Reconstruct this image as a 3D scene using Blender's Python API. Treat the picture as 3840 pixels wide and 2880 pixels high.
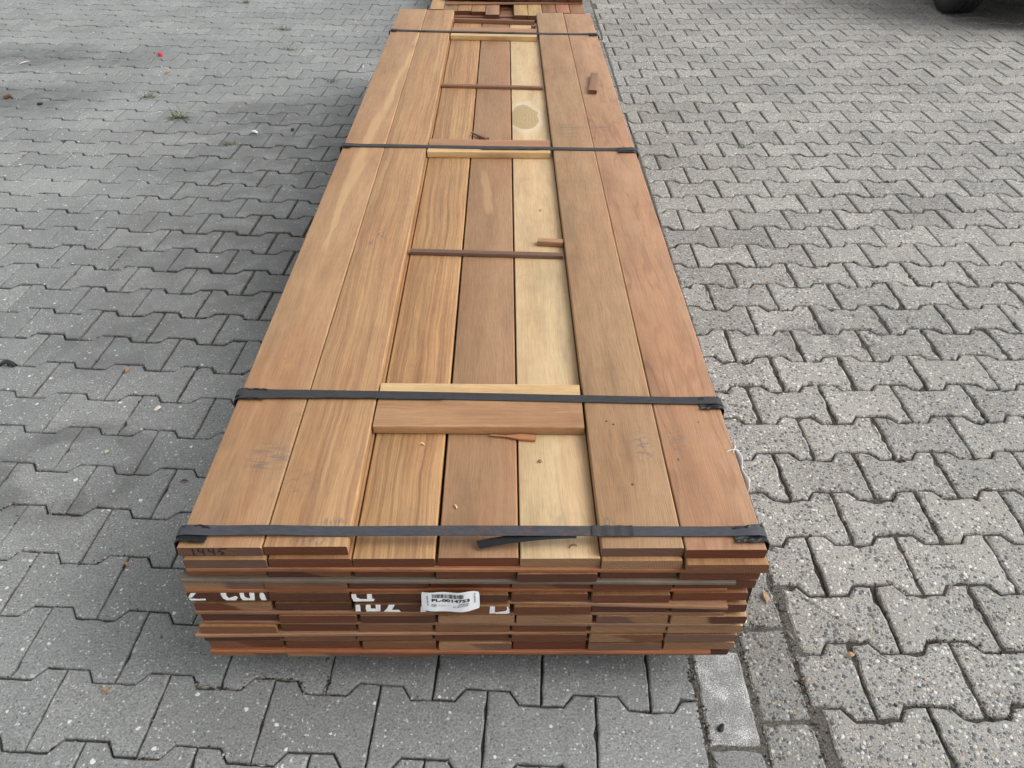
import bpy, bmesh, math, random
from mathutils import Vector, Matrix
from math import radians, sin, cos, pi

random.seed(7)
sc = bpy.context.scene
COL = sc.collection
for o in list(bpy.data.objects):
    bpy.data.objects.remove(o)

# ------------------------------------------------------------------ camera
CAM_H, CAM_P, CAM_R, CAM_F = 1.3472, 0.6843, 0.0041, 2885.0
cam_d = bpy.data.cameras.new('camera')
cam = bpy.data.objects.new('camera', cam_d)
COL.objects.link(cam)
cam_d.sensor_width = 36.0
cam_d.lens = CAM_F / 3840 * 36.0
cam_d.clip_start = 0.02
cam_d.clip_end = 500
cam.matrix_world = Matrix.Translation((0, 0, CAM_H)) @ Matrix.Rotation(pi / 2 - CAM_P, 4, 'X') @ Matrix.Rotation(CAM_R, 4, 'Z')
sc.camera = cam

# ------------------------------------------------------------------ sky, sun, exposure
SUN_EL, SUN_AZ = radians(46), radians(92)          # azimuth measured from +Y towards +X
w = bpy.data.worlds.new('World')
sc.world = w
w.use_nodes = True
nt = w.node_tree
nt.nodes.clear()
sky = nt.nodes.new('ShaderNodeTexSky')
sky.sky_type = 'NISHITA'
sky.sun_disc = False
sky.sun_elevation = SUN_EL
sky.sun_rotation = SUN_AZ
sky.air_density = 1.0
sky.dust_density = 4.0
sky.ozone_density = 1.0
hs = nt.nodes.new('ShaderNodeHueSaturation')
hs.inputs['Saturation'].default_value = 0.10
bg = nt.nodes.new('ShaderNodeBackground')
bg.inputs['Strength'].default_value = 0.15
wo = nt.nodes.new('ShaderNodeOutputWorld')
nt.links.new(sky.outputs[0], hs.inputs['Color'])
nt.links.new(hs.outputs[0], bg.inputs['Color'])
nt.links.new(bg.outputs[0], wo.inputs['Surface'])
sun_d = bpy.data.lights.new('sun', 'SUN')
sun_d.energy = 1.0
sun_d.angle = radians(55)
sun_d.color = (1.0, 0.965, 0.92)
sun = bpy.data.objects.new('sun', sun_d)
COL.objects.link(sun)
sd = Vector((sin(SUN_AZ) * cos(SUN_EL), cos(SUN_AZ) * cos(SUN_EL), sin(SUN_EL)))
sun.rotation_euler = sd.to_track_quat('Z', 'Y').to_euler()
sun.location = sd * 20
vs = sc.view_settings
vs.view_transform = 'Standard'
vs.look = 'None'
vs.gamma = 1.0
vs.use_curve_mapping = False
vs.exposure = 0.60
sc.cycles.max_bounces = 5
sc.cycles.diffuse_bounces = 3
sc.cycles.glossy_bounces = 2
sc.cycles.caustics_reflective = False
sc.cycles.caustics_refractive = False

# ------------------------------------------------------------------ node helpers
class NT:
    def __init__(self, name):
        self.mat = bpy.data.materials.new(name)
        self.mat.use_nodes = True
        self.t = self.mat.node_tree
        self.t.nodes.clear()
        self.out = self.t.nodes.new('ShaderNodeOutputMaterial')
        self.bsdf = self.t.nodes.new('ShaderNodeBsdfPrincipled')
        self.t.links.new(self.bsdf.outputs[0], self.out.inputs['Surface'])
    def n(self, kind, **kw):
        nd = self.t.nodes.new(kind)
        for k, v in kw.items():
            setattr(nd, k, v)
        return nd
    def put(self, sock, v):
        if hasattr(v, 'links') or isinstance(v, bpy.types.NodeSocket):
            self.t.links.new(v, sock)
        elif v is not None:
            if isinstance(v, (tuple, list)):
                try:
                    n = len(sock.default_value)
                    v = tuple(v)
                    if n == 4 and len(v) == 3:
                        v = v + (1,)
                except TypeError:
                    pass
            sock.default_value = v
    def obj(self):
        return self.n('ShaderNodeTexCoord').outputs['Object']
    def pos(self):
        return self.n('ShaderNodeNewGeometry').outputs['Position']
    def rnd(self):
        return self.n('ShaderNodeObjectInfo').outputs['Random']
    def attr(self, name, kind='GEOMETRY', out='Fac'):
        a = self.n('ShaderNodeAttribute', attribute_type=kind, attribute_name=name)
        return a.outputs[out]
    def m(self, op, a, b=None, c=None, clamp=False):
        nd = self.n('ShaderNodeMath', operation=op, use_clamp=clamp)
        self.put(nd.inputs[0], a)
        if b is not None: self.put(nd.inputs[1], b)
        if c is not None: self.put(nd.inputs[2], c)
        return nd.outputs[0]
    def v(self, op, a, b=None):
        nd = self.n('ShaderNodeVectorMath', operation=op)
        self.put(nd.inputs[0], a)
        if b is not None: self.put(nd.inputs[1], b)
        return nd.outputs['Value' if op in ('LENGTH', 'DISTANCE', 'DOT_PRODUCT') else 'Vector']
    def sep(self, v):
        nd = self.n('ShaderNodeSeparateXYZ')
        self.put(nd.inputs[0], v)
        return nd.outputs
    def comb(self, x, y, z=0.0):
        nd = self.n('ShaderNodeCombineXYZ')
        for i, k in enumerate((x, y, z)): self.put(nd.inputs[i], k)
        return nd.outputs[0]
    def noise(self, vec, scale=1.0, detail=2.0, rough=0.5, dist=0.0, out='Fac'):
        nd = self.n('ShaderNodeTexNoise')
        self.put(nd.inputs['Vector'], vec)
        nd.inputs['Scale'].default_value = scale
        nd.inputs['Detail'].default_value = detail
        nd.inputs['Roughness'].default_value = rough
        nd.inputs['Distortion'].default_value = dist
        return nd.outputs[out]
    def vor(self, vec, scale, feature='F1', rand=1.0):
        nd = self.n('ShaderNodeTexVoronoi', feature=feature)
        self.put(nd.inputs['Vector'], vec)
        nd.inputs['Scale'].default_value = scale
        nd.inputs['Randomness'].default_value = rand
        return nd.outputs
    def ramp(self, fac, stops, interp='LINEAR'):
        nd = self.n('ShaderNodeValToRGB')
        cr = nd.color_ramp
        cr.interpolation = interp
        while len(cr.elements) < len(stops): cr.elements.new(0.5)
        for e, (p, c) in zip(cr.elements, stops):
            e.position = p
            if not isinstance(c, (tuple, list)): c = (c, c, c)
            e.color = (*c[:3], 1)
        self.put(nd.inputs[0], fac)
        return nd.outputs[0]
    def lerp(self, f, a, b, blend='MIX'):
        nd = self.n('ShaderNodeMix', data_type='RGBA', blend_type=blend)
        self.put(nd.inputs[0], f)
        self.put(nd.inputs[6], a)
        self.put(nd.inputs[7], b)
        return nd.outputs[2]
    def sm(self, v, lo, hi):
        nd = self.n('ShaderNodeMapRange', interpolation_type='SMOOTHSTEP')
        self.put(nd.inputs[0], v)
        nd.inputs[1].default_value = lo
        nd.inputs[2].default_value = hi
        return nd.outputs[0]
    def bump(self, h, dist, strength=1.0, normal=None):
        nd = self.n('ShaderNodeBump')
        nd.inputs['Strength'].default_value = strength
        nd.inputs['Distance'].default_value = dist
        self.put(nd.inputs['Height'], h)
        if normal is not None: self.put(nd.inputs['Normal'], normal)
        return nd.outputs[0]
    def fin(self, col, rough=0.7, normal=None, spec=0.4, metal=0.0):
        self.put(self.bsdf.inputs['Base Color'], col)
        self.put(self.bsdf.inputs['Roughness'], rough)
        self.bsdf.inputs['Specular IOR Level'].default_value = spec
        self.bsdf.inputs['Metallic'].default_value = metal
        if normal is not None: self.put(self.bsdf.inputs['Normal'], normal)
        return self.mat

# ------------------------------------------------------------------ materials: paving
def blob(N, P, x, y, rx, ry, soft=0.5):
    """a smooth spot mask (0..1) in the plane, centre x,y and radii rx,ry"""
    q = N.v('MULTIPLY', N.v('SUBTRACT', P, (x, y, 0)), (1 / rx, 1 / ry, 0))
    return N.sm(N.v('LENGTH', q), 1.0, 1.0 - soft)

def mat_grey_paver():
    N = NT('grey_concrete')
    P = N.v('MULTIPLY', N.pos(), (1, 1, 0.5))
    tone = N.attr('tone')
    Q = N.v('ADD', P, N.comb(N.m('MULTIPLY', tone, 37.0), N.m('MULTIPLY', tone, 91.0)))
    Qd = N.v('ADD', Q, N.v('MULTIPLY', N.noise(Q, 130, 2, 0.6, out='Color'), (0.009, 0.009, 0)))
    fine = N.noise(Q, 230, 5, 0.78)
    mid = N.noise(Q, 38, 3, 0.6)
    big = N.noise(P, 2.2, 3, 0.55)
    base = N.ramp(fine, [(0.30, (0.080, 0.083, 0.082)), (0.5, (0.208, 0.214, 0.211)), (0.70, (0.375, 0.382, 0.374))])
    base = N.lerp(1.0, base, N.ramp(mid, [(0.3, 0.86), (0.7, 1.1)]), 'MULTIPLY')
    base = N.lerp(1.0, base, N.ramp(tone, [(0.0, (0.88, 0.885, 0.89)), (0.6, (1.0, 1.0, 1.0)), (1.0, (1.12, 1.12, 1.11))]), 'MULTIPLY')
    base = N.lerp(1.0, base, N.ramp(big, [(0.32, 0.84), (0.62, 1.08)]), 'MULTIPLY')
    # sparse exposed stone flecks of several sizes
    vo = N.vor(Qd, 70)
    pick = N.sep(vo['Color'])
    r = N.m('MULTIPLY_ADD', N.m('POWER', pick[1], 2.0), 0.26, 0.07)
    fl = N.m('MULTIPLY', N.m('LESS_THAN', vo['Distance'], r), N.m('GREATER_THAN', pick[0], 0.72))
    fcol = N.ramp(pick[2], [(0.0, (0.66, 0.66, 0.63)), (0.22, (0.46, 0.44, 0.38)), (0.42, (0.30, 0.17, 0.12)), (0.54, (0.05, 0.055, 0.06)), (0.76, (0.36, 0.37, 0.37))], 'CONSTANT')
    base = N.lerp(N.m('MULTIPLY', fl, 0.9), base, fcol)
    vo2 = N.vor(Qd, 190)
    p2 = N.sep(vo2['Color'])
    f2 = N.m('MULTIPLY', N.m('LESS_THAN', vo2['Distance'], 0.34), N.m('GREATER_THAN', p2[0], 0.80))
    base = N.lerp(N.m('MULTIPLY', f2, 0.8), base, N.ramp(p2[1], [(0.0, (0.58, 0.58, 0.56)), (0.45, (0.06, 0.062, 0.065))], 'CONSTANT'))
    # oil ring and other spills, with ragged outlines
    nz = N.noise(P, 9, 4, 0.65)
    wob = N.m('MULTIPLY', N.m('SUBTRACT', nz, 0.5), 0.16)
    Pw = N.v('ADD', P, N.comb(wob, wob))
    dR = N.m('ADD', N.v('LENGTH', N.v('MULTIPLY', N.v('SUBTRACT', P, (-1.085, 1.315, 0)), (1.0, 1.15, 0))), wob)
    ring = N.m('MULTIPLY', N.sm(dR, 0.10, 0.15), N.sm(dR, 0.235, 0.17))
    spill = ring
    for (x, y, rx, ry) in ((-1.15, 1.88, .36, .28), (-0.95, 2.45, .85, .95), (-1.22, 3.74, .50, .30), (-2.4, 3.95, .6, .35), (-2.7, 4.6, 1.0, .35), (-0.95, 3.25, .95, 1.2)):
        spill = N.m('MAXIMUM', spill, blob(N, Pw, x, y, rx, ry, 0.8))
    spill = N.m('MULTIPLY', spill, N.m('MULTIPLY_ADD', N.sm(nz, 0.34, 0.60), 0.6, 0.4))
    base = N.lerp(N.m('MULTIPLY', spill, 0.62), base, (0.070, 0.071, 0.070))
    nrm = N.bump(fine, 0.0030, 0.8)
    return N.fin(base, N.ramp(mid, [(0.3, 0.55), (0.7, 0.75)]), nrm, 0.5)

def mat_aggregate(name='exposed_aggregate', cement=1.0):
    N = NT(name)
    P = N.v('MULTIPLY', N.pos(), (1, 1, 0.5))
    tone = N.attr('tone')
    Q = N.v('ADD', P, N.comb(N.m('MULTIPLY', tone, 53.0), N.m('MULTIPLY', tone, 17.0)))
    Qd = N.v('ADD', Q, N.v('MULTIPLY', N.noise(Q, 190, 2, 0.5, out='Color'), (0.004, 0.004, 0)))
    fine = N.noise(Q, 260, 4, 0.75)
    big = N.noise(P, 2.0, 3, 0.55)
    base = N.ramp(fine, [(0.28, (0.16, 0.156, 0.146)), (0.5, (0.265, 0.259, 0.243)), (0.74, (0.41, 0.402, 0.38))])
    h = N.m('MULTIPLY', fine, 0.3)
    for scale, thr, frac in ((280, 0.42, 0.20), (122, 0.47, 0.30)):
        vo = N.vor(Qd, scale)
        p = N.sep(vo['Color'])
        rr = N.m('MULTIPLY_ADD', p[1], 0.22, thr - 0.18)
        stone = N.m('MULTIPLY', N.sm(N.m('SUBTRACT', vo['Distance'], rr), 0.05, -0.03), N.m('GREATER_THAN', p[0], frac))
        sc_ = N.ramp(p[2], [(0.0, (0.48, 0.465, 0.42)), (0.16, (0.40, 0.365, 0.30)), (0.32, (0.25, 0.245, 0.23)), (0.48, (0.17, 0.122, 0.09)), (0.60, (0.36, 0.28, 0.19)), (0.65, (0.10, 0.102, 0.106)), (0.84, (0.065, 0.067, 0.072)), (0.93, (0.58, 0.57, 0.54))], 'CONSTANT')
        base = N.lerp(N.m('MULTIPLY', stone, 0.88), base, sc_)
        h = N.m('ADD', h, N.m('MULTIPLY', stone, N.m('SUBTRACT', 0.7, vo['Distance'])))
    base = N.lerp(1.0, base, N.ramp(tone, [(0.0, (0.86, 0.86, 0.86)), (0.6, (1.0, 1.0, 1.0)), (1.0, (1.12, 1.12, 1.11))]), 'MULTIPLY')
    base = N.lerp(1.0, base, N.ramp(big, [(0.32, 0.86), (0.62, 1.06)]), 'MULTIPLY')
    wob = N.m('MULTIPLY', N.m('SUBTRACT', N.noise(P, 8, 4, 0.6), 0.5), 0.12)
    sp = None
    nzA = N.sm(N.noise(P, 18, 4, 0.65), 0.4, 0.62)
    for (x, y, rx, ry) in ((2.25, 3.33, .16, .06), (2.40, 3.28, .18, .05), (0.90, 1.9, .16, .14), (1.5, 1.55, .05, .04)):
        b = N.m('MULTIPLY', blob(N, N.v('ADD', P, N.comb(wob, wob)), x, y, rx, ry, 0.7), nzA)
        sp = b if sp is None else N.m('MAXIMUM', sp, b)
    base = N.lerp(N.m('MULTIPLY', sp, 0.6), base, (0.09, 0.09, 0.095))
    base = N.lerp(1.0, base, (cement, cement, cement), 'MULTIPLY')
    nrm = N.bump(h, 0.0035, 0.8)
    return N.fin(base, 0.72, nrm, 0.4)

def mat_painted_block(name='worn_white_paint', lo=0.73, hi=1.04):
    N = NT(name)
    P = N.v('MULTIPLY', N.pos(), (1, 1, 0.5))
    grit = N.noise(P, 420, 3, 0.75)
    area = N.noise(P, 26, 3, 0.6)
    f = N.sm(N.m('ADD', grit, N.m('MULTIPLY', area, 0.55)), lo, hi)
    base = N.lerp(f, N.ramp(N.noise(P, 300, 3), [(0.3, (0.12, 0.12, 0.12)), (0.7, (0.30, 0.30, 0.29))]), (0.74, 0.74, 0.73))
    return N.fin(base, 0.75, N.bump(grit, 0.003, 0.9), 0.35)

def mat_soil():
    N = NT('joint_soil')
    P = N.pos()
    a = N.noise(P, 240, 4, 0.7)
    b = N.noise(P, 3.2, 3, 0.6)
    c = N.noise(P, 900, 2, 0.6)
    col = N.ramp(a, [(0.25, (0.022, 0.021, 0.020)), (0.5, (0.065, 0.060, 0.054)), (0.75, (0.15, 0.138, 0.12))])
    brown = N.ramp(c, [(0.3, (0.045, 0.033, 0.022)), (0.7, (0.14, 0.10, 0.065))])
    col = N.lerp(N.m('MULTIPLY', N.sm(b, 0.52, 0.66), 0.8), col, brown)
    moss = N.sm(N.noise(P, 11, 3, 0.6), 0.64, 0.72)
    col = N.lerp(N.m('MULTIPLY', moss, 0.6), col, (0.05, 0.055, 0.016))
    return N.fin(col, 0.95, N.bump(a, 0.006, 1.0), 0.2)

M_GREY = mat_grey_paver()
M_AGG = mat_aggregate()
M_AGG_WORN = mat_aggregate('worn_aggregate', 0.78)
M_PAINT = mat_painted_block()
M_PAINT_OLD = mat_painted_block('mostly_gone_white_paint', 0.92, 1.15)
M_SOIL = mat_soil()
def mat_sand():
    N = NT('sandy_dirt')
    P = N.pos()
    a = N.noise(P, 260, 4, 0.75)
    return N.fin(N.ramp(a, [(0.3, (0.045, 0.042, 0.038)), (0.5, (0.115, 0.108, 0.096)), (0.72, (0.24, 0.228, 0.205))]), 0.95, N.bump(a, 0.006, 1.0), 0.2)
M_SAND = mat_sand()

# ------------------------------------------------------------------ materials: wood, strap, paper
STAIN = (0.085, 0.082, 0.08)

def mat_wood(name, dark, light, stripe=(60, 1.1, 0.5), fine=0.25, mottle=0.25, ripple=0.0, ripple_s=(9, 1.3, 26),
             sap=(), sapcol=(0.60, 0.42, 0.22), stains=(), spots=(), knot=None, origin=(0, 0), seed=0.0, tint=None, rough=0.52, end=False):
    """planed tropical wood, grain along the board's own Y. stains, sap and spots in stack coordinates."""
    N = NT(name)
    O = N.obj()
    S = N.v('ADD', O, (origin[0], origin[1], 0))          # stack coordinates
    if seed is None:
        r = N.rnd()
        O2 = N.v('ADD', O, N.comb(N.m('MULTIPLY', r, 31.0), N.m('MULTIPLY', r, 67.0)))
    else:
        O2 = N.v('ADD', O, (seed * 3.1, seed * 7.7, seed))
    wv = N.m('MULTIPLY', N.m('SUBTRACT', N.noise(N.v('MULTIPLY', O2, (6, 1.6, 6)), 1, 2), 0.5), 0.042)
    wv2 = N.m('MULTIPLY', N.m('SUBTRACT', N.noise(N.v('MULTIPLY', O2, (30, 14, 6)), 1, 2), 0.5), 0.007)
    sx, sy, sz = N.sep(O2)
    gx = N.m('ADD', N.m('ADD', sx, wv), wv2)
    st = N.noise(N.comb(N.m('MULTIPLY', gx, stripe[0]), N.m('MULTIPLY', sy, stripe[1]), N.m('MULTIPLY', sz, 20)), 1.0, 5, 0.62)
    st2 = N.noise(N.comb(N.m('MULTIPLY', gx, stripe[0] * 0.33), N.m('MULTIPLY', sy, stripe[1] * 0.8), N.m('MULTIPLY', sz, 9)), 1.0, 3, 0.6)
    st = N.m('ADD', N.m('MULTIPLY', st, 0.68), N.m('MULTIPLY', st2, 0.32))
    k = stripe[2]
    f = N.sm(st, 0.5 - 0.28 / (0.4 + k), 0.5 + 0.28 / (0.4 + k))
    base = N.lerp(f, dark, light)
    mo = N.noise(N.v('MULTIPLY', O2, (22, 4.5, 5)), 1, 3, 0.6)
    base = N.lerp(1.0, base, N.ramp(mo, [(0.25, (1 - mottle * 0.55,) * 3), (0.5, (1, 1, 1)), (0.75, (1 + mottle * 0.30, 1 + mottle * 0.36, 1 + mottle * 0.42))]), 'MULTIPLY')
    lo = N.noise(N.v('MULTIPLY', O2, (9, 1.6, 3)), 1, 2)
    base = N.lerp(N.m('MULTIPLY', N.sm(lo, 0.46, 0.66), 0.65), base, N.lerp(1.0, base, (0.99, 0.87, 0.83), 'MULTIPLY'))
    if ripple:
        rn = N.noise(N.v('MULTIPLY', O2, (ripple_s[0], ripple_s[1], 4)), 1, 3, 0.55)
        ln = N.m('SINE', N.m('MULTIPLY', N.m('ADD', rn, N.m('MULTIPLY', gx, 1.4)), ripple_s[2] * 6.28))
        ln = N.m('MULTIPLY', N.sm(ln, 0.55, 1.0), N.sm(N.noise(N.v('MULTIPLY', O2, (14, 3, 4)), 1, 2), 0.4, 0.6))
        base = N.lerp(N.m('MULTIPLY', ln, ripple), base, N.lerp(1.0, base, (0.55, 0.45, 0.40), 'MULTIPLY'))
    cf = N.noise(N.v('MULTIPLY', O2, (20, 38, 5)), 1, 3, 0.6)
    base = N.lerp(1.0, base, N.ramp(cf, [(0.32, (0.965, 0.96, 0.955)), (0.5, (1, 1, 1)), (0.70, (1.02, 1.022, 1.025))]), 'MULTIPLY')
    # pores: short fine dashes along the grain
    po = N.noise(N.comb(N.m('MULTIPLY', gx, 900), N.m('MULTIPLY', sy, 30), N.m('MULTIPLY', sz, 900)), 1.0, 3, 0.7)
    base = N.lerp(1.0, base, N.ramp(po, [(0.28, (1 - fine, 1 - fine * 1.05, 1 - fine * 1.1)), (0.55, (1, 1, 1)), (0.78, (1 + fine * 0.35,) * 3)]), 'MULTIPLY')
    mst = N.noise(N.comb(N.m('MULTIPLY', gx, 330), N.m('MULTIPLY', sy, 7), N.m('MULTIPLY', sz, 200)), 1.0, 4, 0.68)
    base = N.lerp(1.0, base, N.ramp(mst, [(0.30, (0.86, 0.83, 0.80)), (0.5, (1, 1, 1)), (0.72, (1.09, 1.10, 1.10))]), 'MULTIPLY')
    # sapwood streaks: poly-lines of (x, y) with half width
    if sap:
        x_, y_, z_ = N.sep(S)
        for pts in sap:
            for (x0, y0, x1, y1, hw) in pts:
                t = N.m('DIVIDE', N.m('SUBTRACT', y_, y0), (y1 - y0))
                inside = N.m('MULTIPLY', N.sm(t, -0.08, 0.12), N.sm(t, 1.08, 0.85))
                cx = N.m('ADD', N.m('MULTIPLY_ADD', N.m('MINIMUM', N.m('MAXIMUM', t, 0), 1), x1 - x0, x0), N.m('MULTIPLY', wv, 1.1))
                dd = N.m('ABSOLUTE', N.m('SUBTRACT', x_, cx))
                mk = N.m('MULTIPLY', N.sm(N.m('ADD', dd, N.m('MULTIPLY', N.m('SUBTRACT', mo, 0.5), 0.045)), hw, hw * 0.35), inside)
                base = N.lerp(N.m('MULTIPLY', mk, N.m('MULTIPLY_ADD', mst, 0.6, 0.30)), base, sapcol)
    if knot:
        kx, ky, rx, ry = knot
        q = N.v('MULTIPLY', N.v('SUBTRACT', S, (kx, ky, 0)), (1 / rx, 1 / ry, 0))
        d = N.m('ADD', N.v('LENGTH', q), N.m('MULTIPLY', N.m('SUBTRACT', N.noise(S, 13, 2, 0.5), 0.5), 0.70))
        halo = N.sm(d, 1.5, 1.0)
        base = N.lerp(N.m('MULTIPLY', halo, 0.5), base, (0.60, 0.52, 0.40))
        rings = N.m('SINE', N.m('MULTIPLY', d, 30))
        kc = N.ramp(N.m('MULTIPLY_ADD', rings, 0.5, 0.5), [(0.0, (0.325, 0.228, 0.108)), (0.5, (0.36, 0.26, 0.128)), (1.0, (0.38, 0.28, 0.142))])
        base = N.lerp(N.sm(d, 1.03, 0.96), base, kc)
    for (x, y, rx, ry, s, sx_, sy_) in stains:
        b = blob(N, S, x, y, rx, ry, 0.75)
        nz = N.sm(N.noise(N.v('MULTIPLY', S, (sx_, sy_, 1)), 1, 4, 0.65), 0.44, 0.64)
        base = N.lerp(N.m('MULTIPLY', N.m('MULTIPLY', N.m('MULTIPLY', b, nz), 0.85), s), base, STAIN)
    for (x, y, rad, c) in spots:
        base = N.lerp(blob(N, S, x, y, rad, rad * 1.4, 0.4), base, c)
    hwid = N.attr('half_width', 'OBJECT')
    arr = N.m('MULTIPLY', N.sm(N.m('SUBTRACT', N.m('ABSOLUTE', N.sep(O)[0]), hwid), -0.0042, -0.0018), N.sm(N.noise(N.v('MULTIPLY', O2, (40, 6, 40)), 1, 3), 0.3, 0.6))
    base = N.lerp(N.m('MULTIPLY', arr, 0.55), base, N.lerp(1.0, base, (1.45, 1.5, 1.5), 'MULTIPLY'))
    # light general handling dirt
    dz = N.m('MULTIPLY', N.sm(N.noise(N.v('MULTIPLY', O2, (18, 26, 1)), 1, 3, 0.7), 0.60, 0.78), 0.22)
    base = N.lerp(dz, base, (0.14, 0.12, 0.10))
    if tint is not None:
        base = N.lerp(1.0, base, N.attr('tone', 'OBJECT', 'Color'), 'MULTIPLY')
    h = N.m('ADD', N.m('MULTIPLY', po, 0.7), N.m('MULTIPLY', st, 0.3))
    rgh = N.ramp(po, [(0.3, min(rough + 0.12, 1)), (0.7, rough - 0.04)])
    return N.fin(base, rgh, N.bump(h, 0.0012, 0.6), 0.5)

def mat_end():
    """sawn end grain; the two colours of the piece ride on the object (end_a, end_b)"""
    N = NT('sawn_end_grain')
    O = N.obj()
    r = N.rnd()
    O2 = N.v('ADD', O, N.comb(N.m('MULTIPLY', r, 17.0), 0.0, N.m('MULTIPLY', r, 5.0)))
    A = N.attr('end_a', 'OBJECT', 'Color')
    B = N.attr('end_b', 'OBJECT', 'Color')
    x, y, z = N.sep(O2)
    xo = N.sep(O)[0]
    skew = N.m('MULTIPLY', N.m('SUBTRACT', r, 0.5), 2.4)
    gz = N.m('ADD', z, N.m('MULTIPLY', x, N.m('MULTIPLY', skew, 0.25)))
    rings = N.noise(N.comb(N.m('MULTIPLY', x, 9), 0.0, N.m('MULTIPLY', gz, 260)), 1, 4, 0.6)
    low = N.noise(N.comb(N.m('MULTIPLY', x, 16), 0.0, N.m('MULTIPLY', z, 60)), 1, 3, 0.55)
    half = N.sm(N.m('ADD', N.m('ADD', N.m('MULTIPLY', xo, N.m('SIGN', skew)), N.m('MULTIPLY', N.sep(O)[2], N.m('MULTIPLY', skew, 2.2))), N.m('MULTIPLY', N.m('SUBTRACT', low, 0.5), 0.045)), -0.007, 0.007)
    base = N.lerp(half, A, B)
    base = N.lerp(1.0, base, N.ramp(rings, [(0.28, 0.78), (0.5, 1.0), (0.75, 1.18)]), 'MULTIPLY')
    base = N.lerp(1.0, base, N.ramp(low, [(0.3, 0.90), (0.7, 1.08)]), 'MULTIPLY')
    rc = N.comb(N.m('SUBTRACT', xo, N.m('MULTIPLY', N.m('SUBTRACT', r, 0.5), 0.12)), 0.0, N.m('ADD', N.sep(O)[2], N.m('MULTIPLY_ADD', r, 0.05, 0.018)))
    arc = N.m('SINE', N.m('ADD', N.m('MULTIPLY', N.v('LENGTH', rc), 1500.0), N.m('MULTIPLY', low, 9.0)))
    base = N.lerp(1.0, base, N.ramp(N.m('MULTIPLY_ADD', arc, 0.5, 0.5), [(0.0, 0.84), (1.0, 1.12)]), 'MULTIPLY')
    sawn = N.noise(N.comb(N.m('ADD', N.m('MULTIPLY', x, 260), N.m('MULTIPLY', z, 420)), 0.0, N.m('MULTIPLY', z, 40)), 1, 3, 0.6)
    base = N.lerp(1.0, base, N.ramp(sawn, [(0.3, 0.88), (0.7, 1.10)]), 'MULTIPLY')
    return N.fin(base, 0.72, N.bump(N.m('ADD', sawn, rings), 0.0012, 0.6), 0.3)

M_END = mat_end()
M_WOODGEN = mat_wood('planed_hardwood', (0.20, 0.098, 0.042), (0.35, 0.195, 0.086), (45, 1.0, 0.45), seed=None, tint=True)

def mat_strap(name, col, rust=0.0, rough=0.42, spec=0.5):
    N = NT(name)
    O = N.obj()
    n1 = N.noise(N.v('MULTIPLY', O, (60, 240, 60)), 1, 4, 0.6)
    n2 = N.noise(O, 14, 4, 0.65)
    base = N.lerp(1.0, col, N.ramp(n1, [(0.3, 0.75), (0.7, 1.3)]), 'MULTIPLY')
    if rust:
        x, y, z = N.sep(O)
        zone = N.m('MULTIPLY', N.sm(x, -0.12, -0.02), N.sm(x, 0.30, 0.20))
        rf = N.m('MULTIPLY', N.sm(N.noise(N.v('MULTIPLY', O, (90, 200, 90)), 1, 4, 0.7), 0.52, 0.66), N.m('MULTIPLY', zone, rust))
        base = N.lerp(rf, base, (0.13, 0.045, 0.022))
        blue = N.m('MULTIPLY', N.sm(N.noise(N.v('MULTIPLY', O, (70, 150, 70)), 1, 3, 0.7), 0.60, 0.72), 0.5)
        base = N.lerp(blue, base, (0.06, 0.07, 0.085))
    return N.fin(base, N.ramp(n2, [(0.3, rough - 0.1), (0.7, rough + 0.16)]), N.bump(n1, 0.0006, 0.5), spec)

M_STRAP_RUST = mat_strap('steel_strap_rusting', (0.040, 0.043, 0.051), 0.8, 0.5, 0.35)
M_STRAP = mat_strap('black_strap', (0.029, 0.0295, 0.032), 0.0, 0.5, 0.35)
M_SLEEVE = mat_strap('black_plastic_sleeve', (0.010, 0.010, 0.011), 0.0, 0.42, 0.3)

def flat(name, col, rough=0.7, spec=0.3, var=0.1, scale=120):
    N = NT(name)
    n1 = N.noise(N.obj(), scale, 4, 0.65)
    return N.fin(N.lerp(1.0, col, N.ramp(n1, [(0.3, 1 - var), (0.7, 1 + var)]), 'MULTIPLY'), rough, None, spec)

M_PAPER = flat('white_paper', (0.90, 0.915, 0.94), 0.45, 0.5, 0.02)
M_INK = flat('black_print', (0.012, 0.012, 0.016), 0.6, 0.3, 0.05)
M_GREYINK = flat('grey_print', (0.42, 0.43, 0.46), 0.6, 0.3, 0.05)
M_PEN = flat('black_marker', (0.010, 0.010, 0.014), 0.55, 0.3, 0.2)

def mat_chalk():
    N = NT('brushed_white_paint')
    O = N.obj()
    a = N.noise(O, 500, 4, 0.7)
    b = N.noise(O, 70, 3, 0.6)
    f = N.sm(N.m('ADD', a, N.m('MULTIPLY', b, 0.7)), 0.55, 0.85)
    return N.fin(N.lerp(f, (0.34, 0.33, 0.34), (0.90, 0.90, 0.90)), 0.7, N.bump(a, 0.001, 0.6), 0.3)
M_CHALK = mat_chalk()

# ------------------------------------------------------------------ object helpers
def put(name, me, mats, parent=None, loc=(0, 0, 0), rot=(0, 0, 0)):
    o = bpy.data.objects.new(name, me)
    COL.objects.link(o)
    if mats is not None and not me.materials:
        for m in (mats if isinstance(mats, (list, tuple)) else [mats]):
            me.materials.append(m)
    o.parent = parent
    o.location = loc
    o.rotation_euler = rot
    return o

def mesh(name, verts, faces, mats_idx=None, smooth=False):
    me = bpy.data.meshes.new(name)
    me.from_pydata(verts, [], faces)
    if mats_idx is not None:
        me.polygons.foreach_set('material_index', mats_idx)
    if smooth:
        me.polygons.foreach_set('use_smooth', [True] * len(me.polygons))
    me.update()
    return me

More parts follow.
